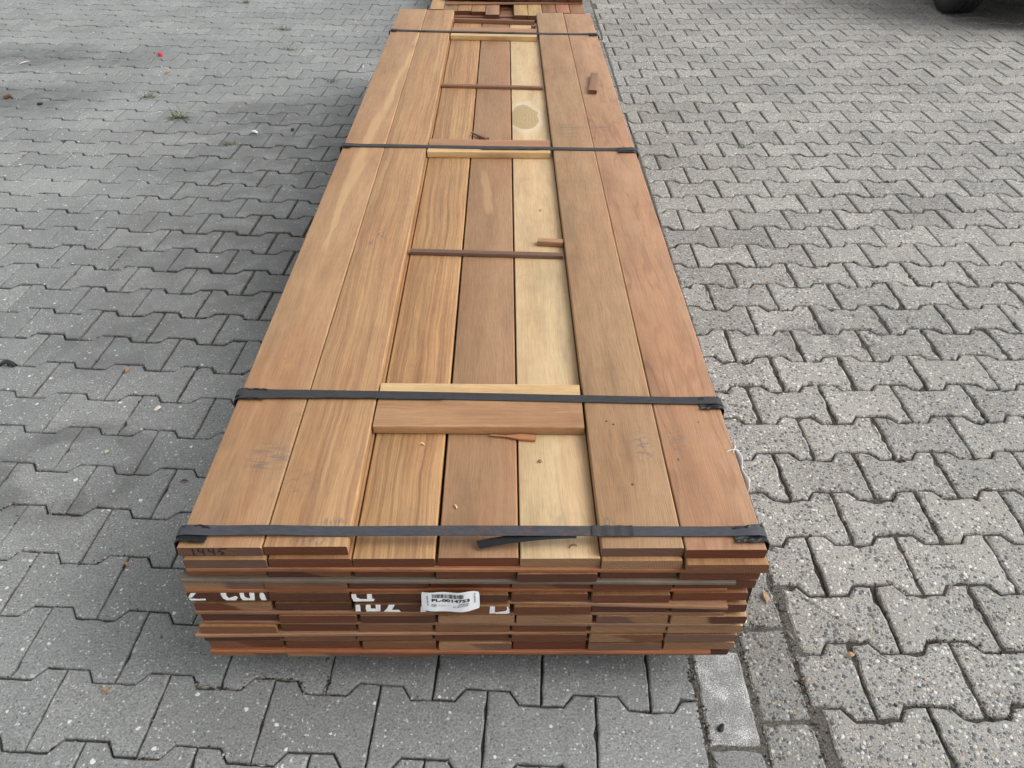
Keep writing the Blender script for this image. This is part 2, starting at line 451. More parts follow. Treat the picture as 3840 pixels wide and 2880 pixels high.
def tag(o, label=None, cat=None, group=None, kind=None):
    if label: o['label'] = label
    if cat: o['category'] = cat
    if group: o['group'] = group
    if kind: o['kind'] = kind
    return o

def empty(name, loc=(0, 0, 0), rz=0.0, parent=None):
    o = bpy.data.objects.new(name, None)
    COL.objects.link(o)
    o.location = loc
    o.rotation_euler = (0, 0, rz)
    o.parent = parent
    o.empty_display_size = 0.1
    return o

# ------------------------------------------------------------------ ground and paving
GX0, GX1, GY0, GY1 = -6.4, 6.4, -1.0, 8.6
STRIP0, STRIP1 = 0.345, 0.548                 # the two columns of plain blocks between the fields

gm = mesh('ground', [(-120, -120, -.08), (120, -120, -.08), (120, 160, -.08), (-120, 160, -.08)], [(0, 1, 2, 3)])
ground = put('ground', gm, [M_SOIL])
tag(ground, 'bare sandy bed beneath and beyond the paving', None, None, 'structure')

def bed(name, x0, x1, y0, y1, step, z0, amp, lab, mat=None):
    nx, ny = int((x1 - x0) / step), int((y1 - y0) / step)
    vs_, fs_ = [], []
    for j in range(ny + 1):
        for i in range(nx + 1):
            x, y = x0 + (x1 - x0) * i / nx, y0 + (y1 - y0) * j / ny
            lowf = sin(x * 2.7 + 1.3 * sin(y * 1.9)) * cos(y * 2.3 + x)
            vs_.append((x, y, z0 + amp * (0.55 * lowf + random.uniform(-.8, .8))))
    for j in range(ny):
        for i in range(nx):
            a = j * (nx + 1) + i
            fs_.append((a, a + 1, a + nx + 2, a + nx + 1))
    o = put(name, mesh(name, vs_, fs_, smooth=True), [mat or M_SOIL])
    tag(o, lab, None, None, 'structure')
    return o

pave_grey = bed('grey_pavement', GX0, STRIP0, GY0, GY1, .045, -.0082, .0030, 'dark soil between smooth grey interlocking concrete pavers')
pave_line = bed('marking_pavement', STRIP0 - .012, STRIP1 + .034, GY0, GY1, .02, -.0040, .0018, 'dirty joints between plain blocks of the painted line', M_SAND)
pave_agg = bed('aggregate_pavement', STRIP1, GX1, GY0, GY1, .045, -.0078, .0032, 'dark soil between pebbly interlocking concrete pavers')

def clip(poly, axis_x, keep_less):
    out = []
    for i in range(len(poly)):
        a, b = poly[i], poly[(i + 1) % len(poly)]
        ia = (a[0] < axis_x) == keep_less
        ib = (b[0] < axis_x) == keep_less
        if ia: out.append(a)
        if ia != ib:
            t = (axis_x - a[0]) / (b[0] - a[0])
            out.append((axis_x, a[1] + t * (b[1] - a[1])))
    return out

def area(p):
    return 0.5 * sum(p[i][0] * p[(i + 1) % len(p)][1] - p[(i + 1) % len(p)][0] * p[i][1] for i in range(len(p)))

def offset(poly, d):
    n = len(poly)
    res = []
    for i in range(n):
        p0, p1, p2 = Vector(poly[i - 1]), Vector(poly[i]), Vector(poly[(i + 1) % n])
        e1, e2 = (p1 - p0), (p2 - p1)
        if e1.length < 1e-7 or e2.length < 1e-7:
            res.append(tuple(p1)); continue
        e1.normalize(); e2.normalize()
        n1, n2 = Vector((-e1.y, e1.x)), Vector((-e2.y, e2.x))
        b = n1 + n2
        if b.length < 0.25:
            res.append(tuple(p1 + n1 * d)); continue
        b.normalize()
        res.append(tuple(p1 + b * (d / max(0.35, b.dot(n1)))))
    return res

def densify(poly, seg):
    out = []
    n = len(poly)
    for i in range(n):
        a, b = Vector(poly[i]), Vector(poly[(i + 1) % n])
        k = max(1, int(round((b - a).length / seg)))
        for j in range(k):
            out.append(tuple(a.lerp(b, j / k)))
    return out

def paver_geo(poly, gap, bev, seg, rough, rnd, chip=0.0):
    """rounded block: outline poly (CCW, plan), returns verts, faces; the top at z = 0"""
    p = offset(poly, gap / 2)
    p = densify(p, seg) if seg else p
    n = len(p)
    jit = []
    for i in range(n):
        j = rnd.gauss(0, rough)
        if chip and rnd.random() < chip: j += rnd.uniform(.3, 1.0) * bev
        jit.append(max(-gap * .3, j))
    cx = sum(q[0] for q in p) / n
    cy = sum(q[1] for q in p) / n
    def ring(d, z):
        r = offset(p, d)
        out = []
        for (x, y), (px, py), j in zip(r, p, jit):
            L = math.hypot(x - cx, y - cy) or 1
            out.append((x - (x - cx) / L * j, y - (y - cy) / L * j, z - (0.35 * j if z > -.02 else 0)))
        return out
    rings = [ring(0, -.035), ring(0, -bev), ring(bev * .35, -bev * .34), ring(bev * 1.1, 0)]
    vv = [q for r in rings for q in r]
    ff = []
    for k in range(3):
        for i in range(n):
            a, b = k * n + i, k * n + (i + 1) % n
            ff.append((a, b, b + n, a + n))
    ff.append(tuple(3 * n + i for i in range(n)))
    return vv, ff

LEN, PIT, WID = 0.2, 0.1329, 0.0790
NAR = PIT - WID
def outline():
    a, b = 0.1, 0.0405
    e = .0592
    return [(-a, -WID), (-e, -WID), (-b, -NAR), (b, -NAR), (e, -WID), (a, -WID),
            (a, WID), (e, WID), (b, NAR), (-b, NAR), (-e, WID), (-a, WID)]
OUT = outline()

def to_px(x, y, z=0.0):
    zz = z - CAM_H
    c, s = cos(CAM_P), sin(CAM_P)
    zc = y * c - zz * s
    yc = y * s + zz * c
    if zc < 0.05: return None
    return 512 + CAM_F / 3.75 * x / zc, 384 - CAM_F / 3.75 * yc / zc, zc

def field(parent, th, ox, oy, even_u, keep, mat, gap, bev, rough, chip, tilt, name, stuffname, seed, wide=0.0, corner=0.0):
    rnd = random.Random(seed)
    cells = []
    c, s = cos(th), sin(th)
    for r in range(-18, 62):
        for k in range(-36, 38):
            u = LEN * k + (even_u if r % 2 == 0 else even_u + LEN / 2)
            v = r * PIT
            x, y = ox + u * c - v * s, oy + u * s + v * c
            if not (GX0 + .15 < x < GX1 - .15 and GY0 + .1 < y < GY1 - .1): continue
            lim = (x < STRIP0 + .11) if keep else (x > STRIP1 - .11)
            if not lim: continue
            poly = [(x + px * c - py * s, y + px * s + py * c) for px, py in OUT]
            if rnd.random() < corner:                      # a broken-off corner
                i_ = rnd.choice((0, 5, 6, 11))
                p_, a_, b_ = Vector(poly[i_]), Vector(poly[i_ - 1]), Vector(poly[(i_ + 1) % 12])
                d1, d2 = rnd.uniform(.012, .034), rnd.uniform(.012, .034)
                q1, q2 = p_ + (a_ - p_).normalized() * d1, p_ + (b_ - p_).normalized() * d2
                m_ = (q1 + q2) / 2 + Vector((rnd.gauss(0, .003), rnd.gauss(0, .003)))
                poly = poly[:i_] + [tuple(q1), tuple(m_), tuple(q2)] + poly[i_ + 1:]
            if keep: poly = clip(poly, STRIP0 - .001, True)
            else: poly = clip(poly, STRIP1, False)
            if len(poly) < 4 or area(poly) < (.0010 if keep else .0042): continue
            px = to_px(x, y)
            hidden = (-.44 < x < .33 and .95 < y < 4.3)
            shown = px is not None and -40 < px[0] < 1064 and -14 < px[1] < 815 and not hidden
            cells.append((0 if shown else 1, px[2] if px else 9, x, y, poly))
    cells.sort(key=lambda q: (q[0], q[1]))
    SV, SF, ST = [], [], []
    for i, (hid, dep, x, y, poly) in enumerate(cells):
        near = (not hid) and dep < 2.6
        gp = gap * (1 + wide * min(1, max(0, (y - 1.5) / .6)) * (1.0 if not hid else 1) + 1.3 * wide * math.exp(-((x + .95) / .5) ** 2 - ((y - 2.5) / .7) ** 2))
        vv, ff = paver_geo(poly, gp * rnd.uniform(.7, 1.35), bev * rnd.uniform(.8, 1.2), .018 if near else (.04 if (not hid and dep < 4) else 0),
                           rough if near else rough * .5, rnd, chip if near else 0)
        tone = min(1, max(0, rnd.gauss(.5, .24)))
        tx, ty, tz = rnd.gauss(0, tilt), rnd.gauss(0, tilt), rnd.gauss(0, .0008)
        rz = rnd.gauss(0, .004)
        loc = [((a - x) - (b - y) * rz, (b - y) + (a - x) * rz, q + (a - x) * tx + (b - y) * ty) for a, b, q in vv]
        if i < 300 and not hid:
            me = mesh(name, loc, ff)
            at = me.attributes.new('tone', 'FLOAT', 'FACE')
            at.data.foreach_set('value', [tone] * len(ff))
            put(name, me, [mat], parent, (x, y, tz))
        else:
            b0 = len(SV)
            SV += [(a + x, b + y, q + tz) for a, b, q in loc]
            SF += [tuple(b0 + q for q in f) for f in ff]
            ST += [tone] * len(ff)
    me = mesh(stuffname, SV, SF)
    at = me.attributes.new('tone', 'FLOAT', 'FACE')
    at.data.foreach_set('value', ST)
    o = put(stuffname, me, [mat], parent)
    o['kind'] = 'stuff'
    return cells

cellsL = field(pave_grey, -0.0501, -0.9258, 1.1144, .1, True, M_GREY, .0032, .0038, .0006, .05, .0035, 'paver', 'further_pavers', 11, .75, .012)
cellsR = field(pave_agg, 0.0177, 0.6563, 1.1735, 0.0, False, M_AGG, .0044, .0062, .0013, .16, .009, 'paver', 'further_pavers', 23, .0, .075)

# the line of plain blocks between the two fields
rnd = random.Random(5)
for col in range(2):
    x0 = STRIP0 + .003 + col * .1015
    y = -.699 if col == 0 else -.58
    while y < 7.8:
        L_ = .19 if col == 0 else rnd.choice((.19, .155, .21))
        poly = [(x0, y), (x0 + .0965, y), (x0 + .0965, y + L_), (x0, y + L_)]
        cx, cy = x0 + .048, y + L_ / 2
        vv, ff = paver_geo(poly, .004, .005, .018 if y < 2 else 0, .0011, rnd, .15)
        loc = [(a - cx, b - cy, q + (a - cx) * .012) for a, b, q in vv]
        me = mesh('block', loc, ff)
        at = me.attributes.new('tone', 'FLOAT', 'FACE')
        at.data.foreach_set('value', [rnd.uniform(.2, .7)] * len(ff))
        blk = put('block', me, [(M_PAINT if .6 < y < .8 else M_PAINT_OLD) if col == 0 else M_AGG_WORN], pave_line, (cx, cy, -.001 + rnd.gauss(0, .0012)), (0, 0, rnd.gauss(0, .006)))
        y += L_ + .002

# grit, crumbs and dry bits gathered in the joints of the near paving
def mat_grit():
    N = NT('joint_grit')
    t = N.attr('tone')
    return N.fin(N.ramp(t, [(0.0, (.016, .014, .012)), (.35, (.05, .042, .034)), (.6, (.12, .075, .04)), (.8, (.16, .145, .125)), (.93, (.34, .31, .26))], 'LINEAR'), .9, None, .2)
M_GRIT = mat_grit()
def grit(name, parent, cells, n, seed, extra=()):
    r_ = random.Random(seed)
    V_, F_, T_ = [], [], []
    near = [c for c in cells if c[0] == 0 and c[1] < 3.6]
    spots = []
    for _ in range(n):
        c = r_.choice(near)
        poly = c[4]
        i = r_.randrange(len(poly))
        a, b = poly[i], poly[(i + 1) % len(poly)]
        t = r_.random()
        x, y = a[0] + (b[0] - a[0]) * t, a[1] + (b[1] - a[1]) * t
        clump = sin(x * 7.1 + 2 * sin(y * 5.3)) * cos(y * 6.7 - x * 2.1)
        if clump < .05 and r_.random() < .75: continue
        spots.append((x + r_.gauss(0, .0022), y + r_.gauss(0, .0022), -.0035))
        if clump > .45:
            for _k in range(3): spots.append((x + r_.gauss(0, .005), y + r_.gauss(0, .005), -.002))
    spots += list(extra)
    for x, y, z in spots:
        s_ = r_.uniform(.0008, .0030)
        ln = 1 if r_.random() < .8 else r_.uniform(2, 4.5)
        a = r_.uniform(0, pi)
        b0 = len(V_)
        for (u, v, w_) in ((1, 0, 0), (0, 1, 0), (-1, 0, 0), (0, -1, 0), (0, 0, 1), (0, 0, -1)):
            k = r_.uniform(.7, 1.3) * s_
            uu, vv = u * k * ln, v * k * (.55 if ln > 1 else 1)
            V_.append((x + uu * cos(a) - vv * sin(a), y + uu * sin(a) + vv * cos(a), z + w_ * k * .7 + s_ * .4))
        for f in ((0, 1, 4), (1, 2, 4), (2, 3, 4), (3, 0, 4), (1, 0, 5), (2, 1, 5), (3, 2, 5), (0, 3, 5)): F_.append(tuple(b0 + q for q in f))
        T_ += [r_.random() ** 1.3] * 8
    me = mesh(name, V_, F_)
    me.attributes.new('tone', 'FLOAT', 'FACE').data.foreach_set('value', T_)
    o = put(name, me, [M_GRIT], parent)
    o['kind'] = 'stuff'
rg = random.Random(8)
ex = [(STRIP0 + rg.gauss(.001, .006), rg.uniform(.45, 1.0), -.001) for _ in range(300)] + [(STRIP0 + .1045 + rg.gauss(0, .004), rg.uniform(.45, .95), -.0015) for _ in range(140)] + [(STRIP1 + rg.gauss(0, .006), rg.uniform(.5, 1.1), -.001) for _ in range(300)]
ex += [(.50 + rg.gauss(0, .02), .905 + rg.gauss(0, .012), -.001) for _ in range(160)]
grit('grit', pave_grey, cellsL, 3600, 3)
grit('grit', pave_agg, cellsR, 2000, 4)
grit('grit', pave_line, cellsR, 0, 5, ex)

# ------------------------------------------------------------------ the strapped stack of planks
ANG = radians(.5575)
SX, SY = -0.0648, 0.7784
stack = empty('timber_stack', (SX, SY, 0), ANG)
tag(stack, 'long strapped stack of reddish brown planed planks lying on the pavers in the foreground', 'timber stack')

TH = 0.021
def plank_mesh(wd, ln, th=TH, rad=.0032, segs=10, bow=0.0, y0=0.0, name='plank', bowz=0.0):
    prof = []
    hw, ht = wd / 2, th / 2
    for (cx, cz, a0) in ((hw - rad, ht - rad, 0), (-hw + rad, ht - rad, 90), (-hw + rad, -ht + rad, 180), (hw - rad, -ht + rad, 270)):
        for k in range(4):
            a = radians(a0 + 30 * k)
            prof.append((cx + rad * cos(a), cz + rad * sin(a)))
    n = len(prof)
    vs_, fs_, mi = [], [], []
    for j in range(segs + 1):
        t = j / segs
        bx = bow * (1 - (2 * t - 1) ** 2)
        bz = bowz * (1 - (2 * t - 1) ** 2)
        for x, z in prof: vs_.append((x + bx, y0 + ln * t, z + bz))
    for j in range(segs):
        for i in range(n):
            a, b = j * n + i, j * n + (i + 1) % n
            fs_.append((a, a + n, b + n, b)); mi.append(0)
    fs_.append(tuple(range(n))); mi.append(1)
    fs_.append(tuple(segs * n + i for i in reversed(range(n)))); mi.append(1)
    me = mesh(name, vs_, fs_, mi)
    for p in me.polygons:
        p.use_smooth = p.material_index == 0
    # keep end rims crisp
    for e in me.edges:
        pass
    me.set_sharp_from_angle(angle=radians(50))
    return me

# end-grain colours (real timber colours)
EC = {'d': (.122, .044, .021), 'r': (.135, .042, .019), 'm': (.180, .078, .038), 'l': (.275, .152, .080), 'g': (.155, .084, .058), 'k': (.085, .033, .018)}
# per layer: front ends (y), gap positions (x), end colours
FR = {
1: ([.0058, .0071, None, None, None, .0017, -.0022], [-.4671, -.3312, -.1973, None, None, .2075, .3413, .4714], ['gg', 'dd', None, None, None, 'gg', 'rr']),
2: ([-.0019, -.0006, -.0008, .0002, -.0016, -.0068, -.0154], [-.4604, -.3255, -.1907, -.0554, .0773, .209, .342, .4756], ['gg', 'dd', 'dd', 'rr', 'll', 'll', 'mm']),
3: ([.006, .0017, .0017, -.003, -.0102, -.0033, -.0072], [-.4674, -.3326, -.1958, -.061, .073, .2063, .3388, .47], ['mm', 'mk', 'dd', 'dd', 'kk', 'dd', 'dd']),
4: ([0, -.003, -.0006, .001, -.002, -.006, -.002], [-.4776, -.3431, -.2052, -.0706, .0635, .1979, .3336, .473], ['lg', 'mm', 'dd', 'rr', 'md', 'dd', 'dd']),
5: ([-.0015, -.003, -.0051, -.0085, -.0071, -.0101, -.0059], [-.4776, -.3415, -.2051, -.071, .0619, .1969, .3323, .4618], ['kk', 'kk', 'kk', 'kk', 'dd', 'dd', 'rd']),
6: ([-.0014, -.0022, -.0058, -.0102, -.0121, -.0084, -.0091], [-.4731, -.3389, -.2033, -.0696, .0661, .2016, .3351, .465], ['dl', 'kk', 'kk', 'mm', 'dd', 'kk', 'kk']),
7: ([-.002, -.0078, -.0085, -.0097, -.0106, -.0112, -.0128], [-.4682, -.3347, -.1969, -.0613, .0731, .2076, .3386, .4695], ['kk', 'dd', 'kk', 'll', 'll', 'lg', 'lk']),
8: ([-.0088, -.0045, -.0067, -.0084, -.0081, -.0098, -.0116], [-.476, -.3399, -.2037, -.068, .065, .2, .3369, .4682], ['mm', 'dd', 'mm', 'mm', 'dd', 'll', 'll']),
9: ([-.0047, -.0029, -.0054, -.0062, -.0097, -.0104, -.0111], [-.4783, -.3421, -.2092, -.073, .0642, .2002, .3353, .4645], ['kk', 'mm', 'mm', 'dd', 'dd', 'ml', 'gg']),
10: ([.0004, -.0016, -.0045, -.0073, -.0061, -.0092, -.0077], [-.4755, -.3416, -.205, -.068, .0664, .2026, .3367, .4653], ['md', 'dd', 'mm', 'lg', 'rr', 'gg', 'll']),
11: ([.0016, -.0005, -.0027, .0003, 0, -.001, -.0014], [-.4782, -.3445, -.2091, -.0745, .060, .195, .329, .462], ['lg', 'lg', 'mg', 'mm', 'mm', 'mm', 'gk']),
}
ZTOP = {1: .373}
for L_ in range(2, 12): ZTOP[L_] = .352 - .029 * (L_ - 2)

def own(x, y): return {'origin': (x, y)}
STRM = (42, 150)     # streaky scuff noise
TOPMAT = {}
def topmats(key, cx, y0):
    o = (cx, y0)
    if key == (1, 0):
        return mat_wood('tan_plank', (0.270, 0.150, 0.072), (0.377, 0.227, 0.115), (34, .9, .18), .20, .42, .0, origin=o, seed=1.3,
            sap=[[(-.41, .95, -.405, 1.35, .014), (-.405, 1.3, -.375, 1.95, .022), (-.372, 1.9, -.335, 2.7, .016), (-.33, 2.75, -.30, 3.3, .02)]], sapcol=(.46, .295, .145),
            stains=[(-.375, .21, .045, .055, .85, 22, 130), (-.33, .205, .03, .05, .75, 30, 140), (-.32, .33, .05, .05, .3, 20, 60)], spots=[(-.394, .476, .007, (.36, .17, .05)), (-.405, .5, .003, (.3, .12, .04))])
    if key == (1, 1):
        return mat_wood('golden_striped_plank', (0.206, 0.096, 0.045), (0.456, 0.283, 0.131), (170, 1.5, .42), .22, .25, .0, origin=o, seed=2.2,
            stains=[(-.225, .056, .035, .018, .95, 260, 40), (-.255, .018, .06, .012, .9, 200, 60), (-.30, .15, .05, .05, .4, 50, 90), (-.27, 1.05, .02, .05, .8, 160, 60), (-.29, .99, .012, .03, .8, 160, 60)])
    if key == (2, 2):
        return mat_wood('yellow_brown_striped_plank', (0.184, 0.083, 0.039), (0.457, 0.282, 0.123), (180, 1.4, .58), .22, .28, .0, origin=o, seed=3.7,
            stains=[(-.10, .22, .008, .008, .8, 60, 60)])
    if key == (2, 3):
        return mat_wood('plain_brown_plank', (0.235, 0.125, 0.061), (0.324, 0.191, 0.098), (40, 1.0, .3), .24, .34, .0, origin=o, seed=4.1,
            sap=[[(.012, 1.20, -.012, 1.5, .012)]], sapcol=(.38, .235, .115),
            stains=[(.003, 1.114, .024, .004, .9, 300, 20)], spots=[(.009, .168, .005, (.26, .10, .05))])
    if key == (2, 4):
        return mat_wood('pale_cream_plank', (0.432, 0.300, 0.156), (0.551, 0.417, 0.242), (24, 1.3, .30), .16, .40, .0, origin=o, seed=5.9,
            knot=(.124, 1.945, .047, .122), stains=[(.13, .08, .05, .06, .25, 60, 20)], spots=[(.118, .215, .0022, (.16, .08, .03)), (.16, 1.05, .0018, (.16, .08, .03))])
    if key == (1, 5):
        return mat_wood('greyish_tan_plank', (0.260, 0.150, 0.072), (0.348, 0.214, 0.111), (50, 1.2, .18), .26, .42, .0, origin=o, seed=6.4,
            stains=[(.28, 1.80, .075, .05, .75, 8, 60), (.28, 1.72, .075, .03, .85, 8, 70), (.305, .235, .03, .06, .8, 90, 90), (.225, .05, .014, .03, .95, 200, 90), (.25, .27, .01, .05, .6, 160, 20), (.26, 2.9, .05, .03, .3, 10, 70)],
            spots=[(.2467, .303, .0023, (.01, .008, .006)), (.2589, .2939, .0024, (.01, .008, .006)), (.275, .14, .003, (.05, .045, .04))])
    if key == (1, 6):
        return mat_wood('wavy_figured_plank', (0.284, 0.149, 0.076), (0.393, 0.227, 0.125), (14, 1.0, .18), .18, .42, .42, (10, 1.6, 7), origin=o, seed=7.5,
            stains=[(.385, 1.79, .04, .045, .7, 8, 60), (.37, .25, .03, .05, .6, 90, 90), (.44, 3.1, .03, .08, .3, 20, 30)],
            spots=[(.365, .20, .0025, (.06, .05, .045)), (.42, .3, .002, (.08, .05, .04))])
    return None

def set_end(o, code, rnd):
    j = rnd.uniform(.88, 1.14)
    o['end_a'] = [c * j for c in EC[code[0]]]
    o['end_b'] = [c * j for c in EC[code[1]]]

rnd = random.Random(77)
PLANK = {}
for L_ in range(1, 12):
    fr, gx, ec = FR[L_]
    for k in range(7):
        if fr[k] is None: continue
        xl, xr = gx[k], gx[k + 1]
        if L_ == 1 and k == 1: xr = -.1955
        gq = .0030 if L_ < 3 else .0046
        g1, g2 = rnd.uniform(.0008, gq), rnd.uniform(.0008, gq)
        if L_ == 1: g1, g2 = .0010, .0010
        xl += g1 if k else 0
        xr -= g2 if k < 6 else 0
        if L_ == 1 and k in (0, 5): xr -= .0002
        wd = min(xr - xl, .1345)
        cx = (xl + xr) / 2
        yb = {(1, 0): 3.362, (1, 1): 3.345, (1, 5): 3.292, (1, 6): 3.28, (2, 2): 3.22, (2, 3): 3.20, (2, 4): 3.185}.get((L_, k), rnd.uniform(3.22, 3.32))
        y0 = fr[k]
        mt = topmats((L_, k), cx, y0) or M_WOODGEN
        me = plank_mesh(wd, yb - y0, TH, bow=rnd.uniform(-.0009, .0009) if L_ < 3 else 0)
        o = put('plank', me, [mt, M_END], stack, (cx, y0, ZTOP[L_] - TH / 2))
        tn = {'d': (.85, .80, .76), 'k': (.75, .7, .66), 'r': (.9, .75, .7), 'm': (1.05, 1.02, .98), 'l': (1.35, 1.45, 1.5), 'g': (.95, 1.0, 1.05)}[ec[k][0]]
        o['tone'] = list(tn)
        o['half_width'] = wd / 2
        set_end(o, ec[k], rnd)
        PLANK[(L_, k)] = o
LAB = {(1, 0): 'outer left top plank, plain tan with a pale diagonal streak', (1, 1): 'golden striped top plank left of the hollow', (2, 2): 'yellow brown striped plank in the hollow',
       (2, 3): 'plain brown plank in the middle of the hollow', (2, 4): 'pale cream plank with a large round knot', (1, 5): 'greyish tan top plank right of the hollow', (1, 6): 'outer right top plank with wavy dark figure'}
for k_, t_ in LAB.items(): PLANK[k_]['label'] = t_

# thin spacer laths between the layers: front ends, plus the hidden ones further back
def box(x0, x1, y0, y1, z0, z1, r=.0012, name='part', skew=0.0, taper=0.0, mats=(0, 0)):
    bm = bmesh.new()
    vs_ = [bm.verts.new(v) for v in ((x0, y0, z0), (x1, y0 + skew, z0), (x1, y1 + skew, z0), (x0, y1, z0), (x0, y0, z1 - taper), (x1, y0 + skew, z1), (x1, y1 + skew, z1), (x0, y1, z1 - taper))]
    for f in ((0, 3, 2, 1), (4, 5, 6, 7), (0, 1, 5, 4), (2, 3, 7, 6), (1, 2, 6, 5), (3, 0, 4, 7)):
        bm.faces.new([vs_[i] for i in f])
    if r:
        bmesh.ops.bevel(bm, geom=bm.edges[:], offset=r, segments=2, profile=.6, affect='EDGES')
    me = bpy.data.meshes.new(name)
    bm.to_mesh(me); bm.free()
    return me

def lath_mat(name, dark, light, seed):
    # grain along X: swap by building the lath turned 90 degrees
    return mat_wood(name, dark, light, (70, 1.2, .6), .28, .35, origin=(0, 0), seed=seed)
M_LATH = {'o': lath_mat('orange_brown_lath', (.24, .095, .040), (.36, .170, .075), 8.1),
          'r': lath_mat('red_brown_lath', (.22, .072, .028), (.34, .125, .050), 8.9),
          'y': lath_mat('weathered_lath', (.10, .086, .068), (.21, .172, .125), 9.4),
          'b': lath_mat('brown_lath', (.16, .075, .04), (.25, .135, .075), 9.9),
          'k': lath_mat('dark_lath', (.085, .045, .030), (.16, .09, .06), 10.3),
          'p': lath_mat('pinkish_lath', (.26, .135, .070), (.37, .205, .110), 10.9),
          'w': lath_mat('pale_lath', (.43, .28, .125), (.55, .385, .195), 11.5),
          't': lath_mat('tan_cross_board', (0.280, 0.153, 0.073), (0.370, 0.215, 0.107), 12.2)}

def lath(name, xl, yl, xr, yr, wd, z0, th, mk, parent=stack, r=.0010, endc='mm'):
    """a strip lying across the stack; (xl, yl)-(xr, yr) is its front lower edge, wd its width, z0 its underside"""
    L_ = math.hypot(xr - xl, yr - yl)
    a = math.atan2(yr - yl, xr - xl)
    # mesh runs along its own Y; turn it -90 degrees so that grain follows the strip
    me = plank_mesh(wd, L_, th, rad=min(r, th * .3), segs=4, y0=-L_ / 2, name=name)
    cx, cy = (xl + xr) / 2 - sin(a) * wd / 2, (yl + yr) / 2 + cos(a) * wd / 2
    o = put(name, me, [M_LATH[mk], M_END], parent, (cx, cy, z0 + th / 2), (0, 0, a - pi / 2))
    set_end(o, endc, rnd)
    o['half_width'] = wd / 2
    return o

for zt, xl, yl, xr, yr, mk in ((.331, -.460, -.0024, .44, -.0095, 'o'), (.302, -.4765, -.0030, .4327, -.0122, 'y'), (.273, -.478, -.0005, .425, -.0036, 'r'),
                               (.244, -.02, -.003, .428, -.0195, 'p'), (.215, -.474, -.0040, .4295, -.0110, 'b'), (.186, -.468, -.0030, .446, -.0150, 'b'),
                               (.157, -.486, -.0120, .42, -.0060, 'p'), (.128, -.47, -.0010, .44, -.0030, 'k'), (.099, -.477, -.0065, .4245, -.0140, 'r')):
    lath('spacer_lath', xl, yl, xr, yr, .030, zt - .0078, .0076, mk)
    for yy in (1.1, 2.2, 3.1):
        lath('spacer_lath', -.46, yy, .46, yy, .030, zt - .0078, .0076, mk)

# bearers that keep the stack off the ground
for yy in (.30, 1.62, 2.95):
    o = put('bearer', box(-.44, .44, yy, yy + .085, .001, .0695, .004, 'bearer'), [M_WOODGEN], stack)
    o['tone'] = [.7, .7, .7]

# short boards laid across the hollow, under the straps
lath('cross_board', -.1935, .2915, .2035, .2865, .0925, .3524, .0208, 't', r=.003, endc='ll')
lath('cross_board', -.1930, .3870, .2030, .3800, .0330, .3524, .0206, 'w', r=.002, endc='ll')
lath('cross_board', -.1925, 1.5850, .1990, 1.5760, .0300, .3524, .0210, 'w', r=.002, endc='ll')
lath('cross_board', -.1925, 1.6270, .1985, 1.6130, .0660, .3524, .0200, 'p', r=.002, endc='mm')
lath('cross_board', -.1905, 2.9020, .1965, 2.8760, .0330, .3524, .0215, 'w', r=.002, endc='ll')
lath('cross_board', -.1900, 2.9580, .1950, 2.9250, .0850, .3524, .0205, 'p', r=.002, endc='mm')
lath('cross_lath', -.1900, .9660, .2020, .9430, .0165, .3522, .0110, 'k', r=.0015, endc='dd')
lath('cross_lath', -.1925, 2.2560, .1990, 2.2260, .0190, .3522, .0110, 'b', r=.0015, endc='dd')
lath('cross_lath', -.1900, 3.1900, .1950, 3.1500, .0160, .3522, .0190, 'b', r=.0015, endc='dd')

# ------------------------------------------------------------------ writing on the plank ends
def mark(name, key, polys, mat, proud=.0006):
    """flat painted shapes on a plank's front end; polys in stack (x, z)"""
    if name == 'painted_mark' and len(polys) > 1:
        return [mark(name, key, [q], mat, proud) for q in polys][0]
    p = PLANK[key]
    ox, oy, oz = p.location
    vs_, fs_ = [], []
    hi, lo = TH / 2 - .0006, -TH / 2 + .0006
    for poly in polys:
        b0 = len(vs_)
        q = [(x - ox, min(hi, max(lo, z - oz))) for x, z in poly]
        vs_ += [(x, -proud, z) for x, z in q]
        vs_ += [(x, .0004, z) for x, z in q]
        n = len(q)
        fs_.append(tuple(b0 + i for i in range(n)))
        for i in range(n):
            j = (i + 1) % n
            fs_.append((b0 + j, b0 + i, b0 + n + i, b0 + n + j))
    o = put(name, mesh(name, vs_, fs_), [mat], p)
    return o

def stroke(pts, wd):
    """a pen stroke as one polygon with slightly varying width"""
    Lp, Rp = [], []
    for i, p in enumerate(pts):
        a = Vector(pts[max(0, i - 1)]); b = Vector(pts[min(len(pts) - 1, i + 1)])
        d = (b - a).normalized()
        n = Vector((-d.y, d.x)) * wd * (.5 if 0 < i < len(pts) - 1 else .42)
        Lp.append(tuple(Vector(p) + n)); Rp.append(tuple(Vector(p) - n))
    return Lp + Rp[::-1]

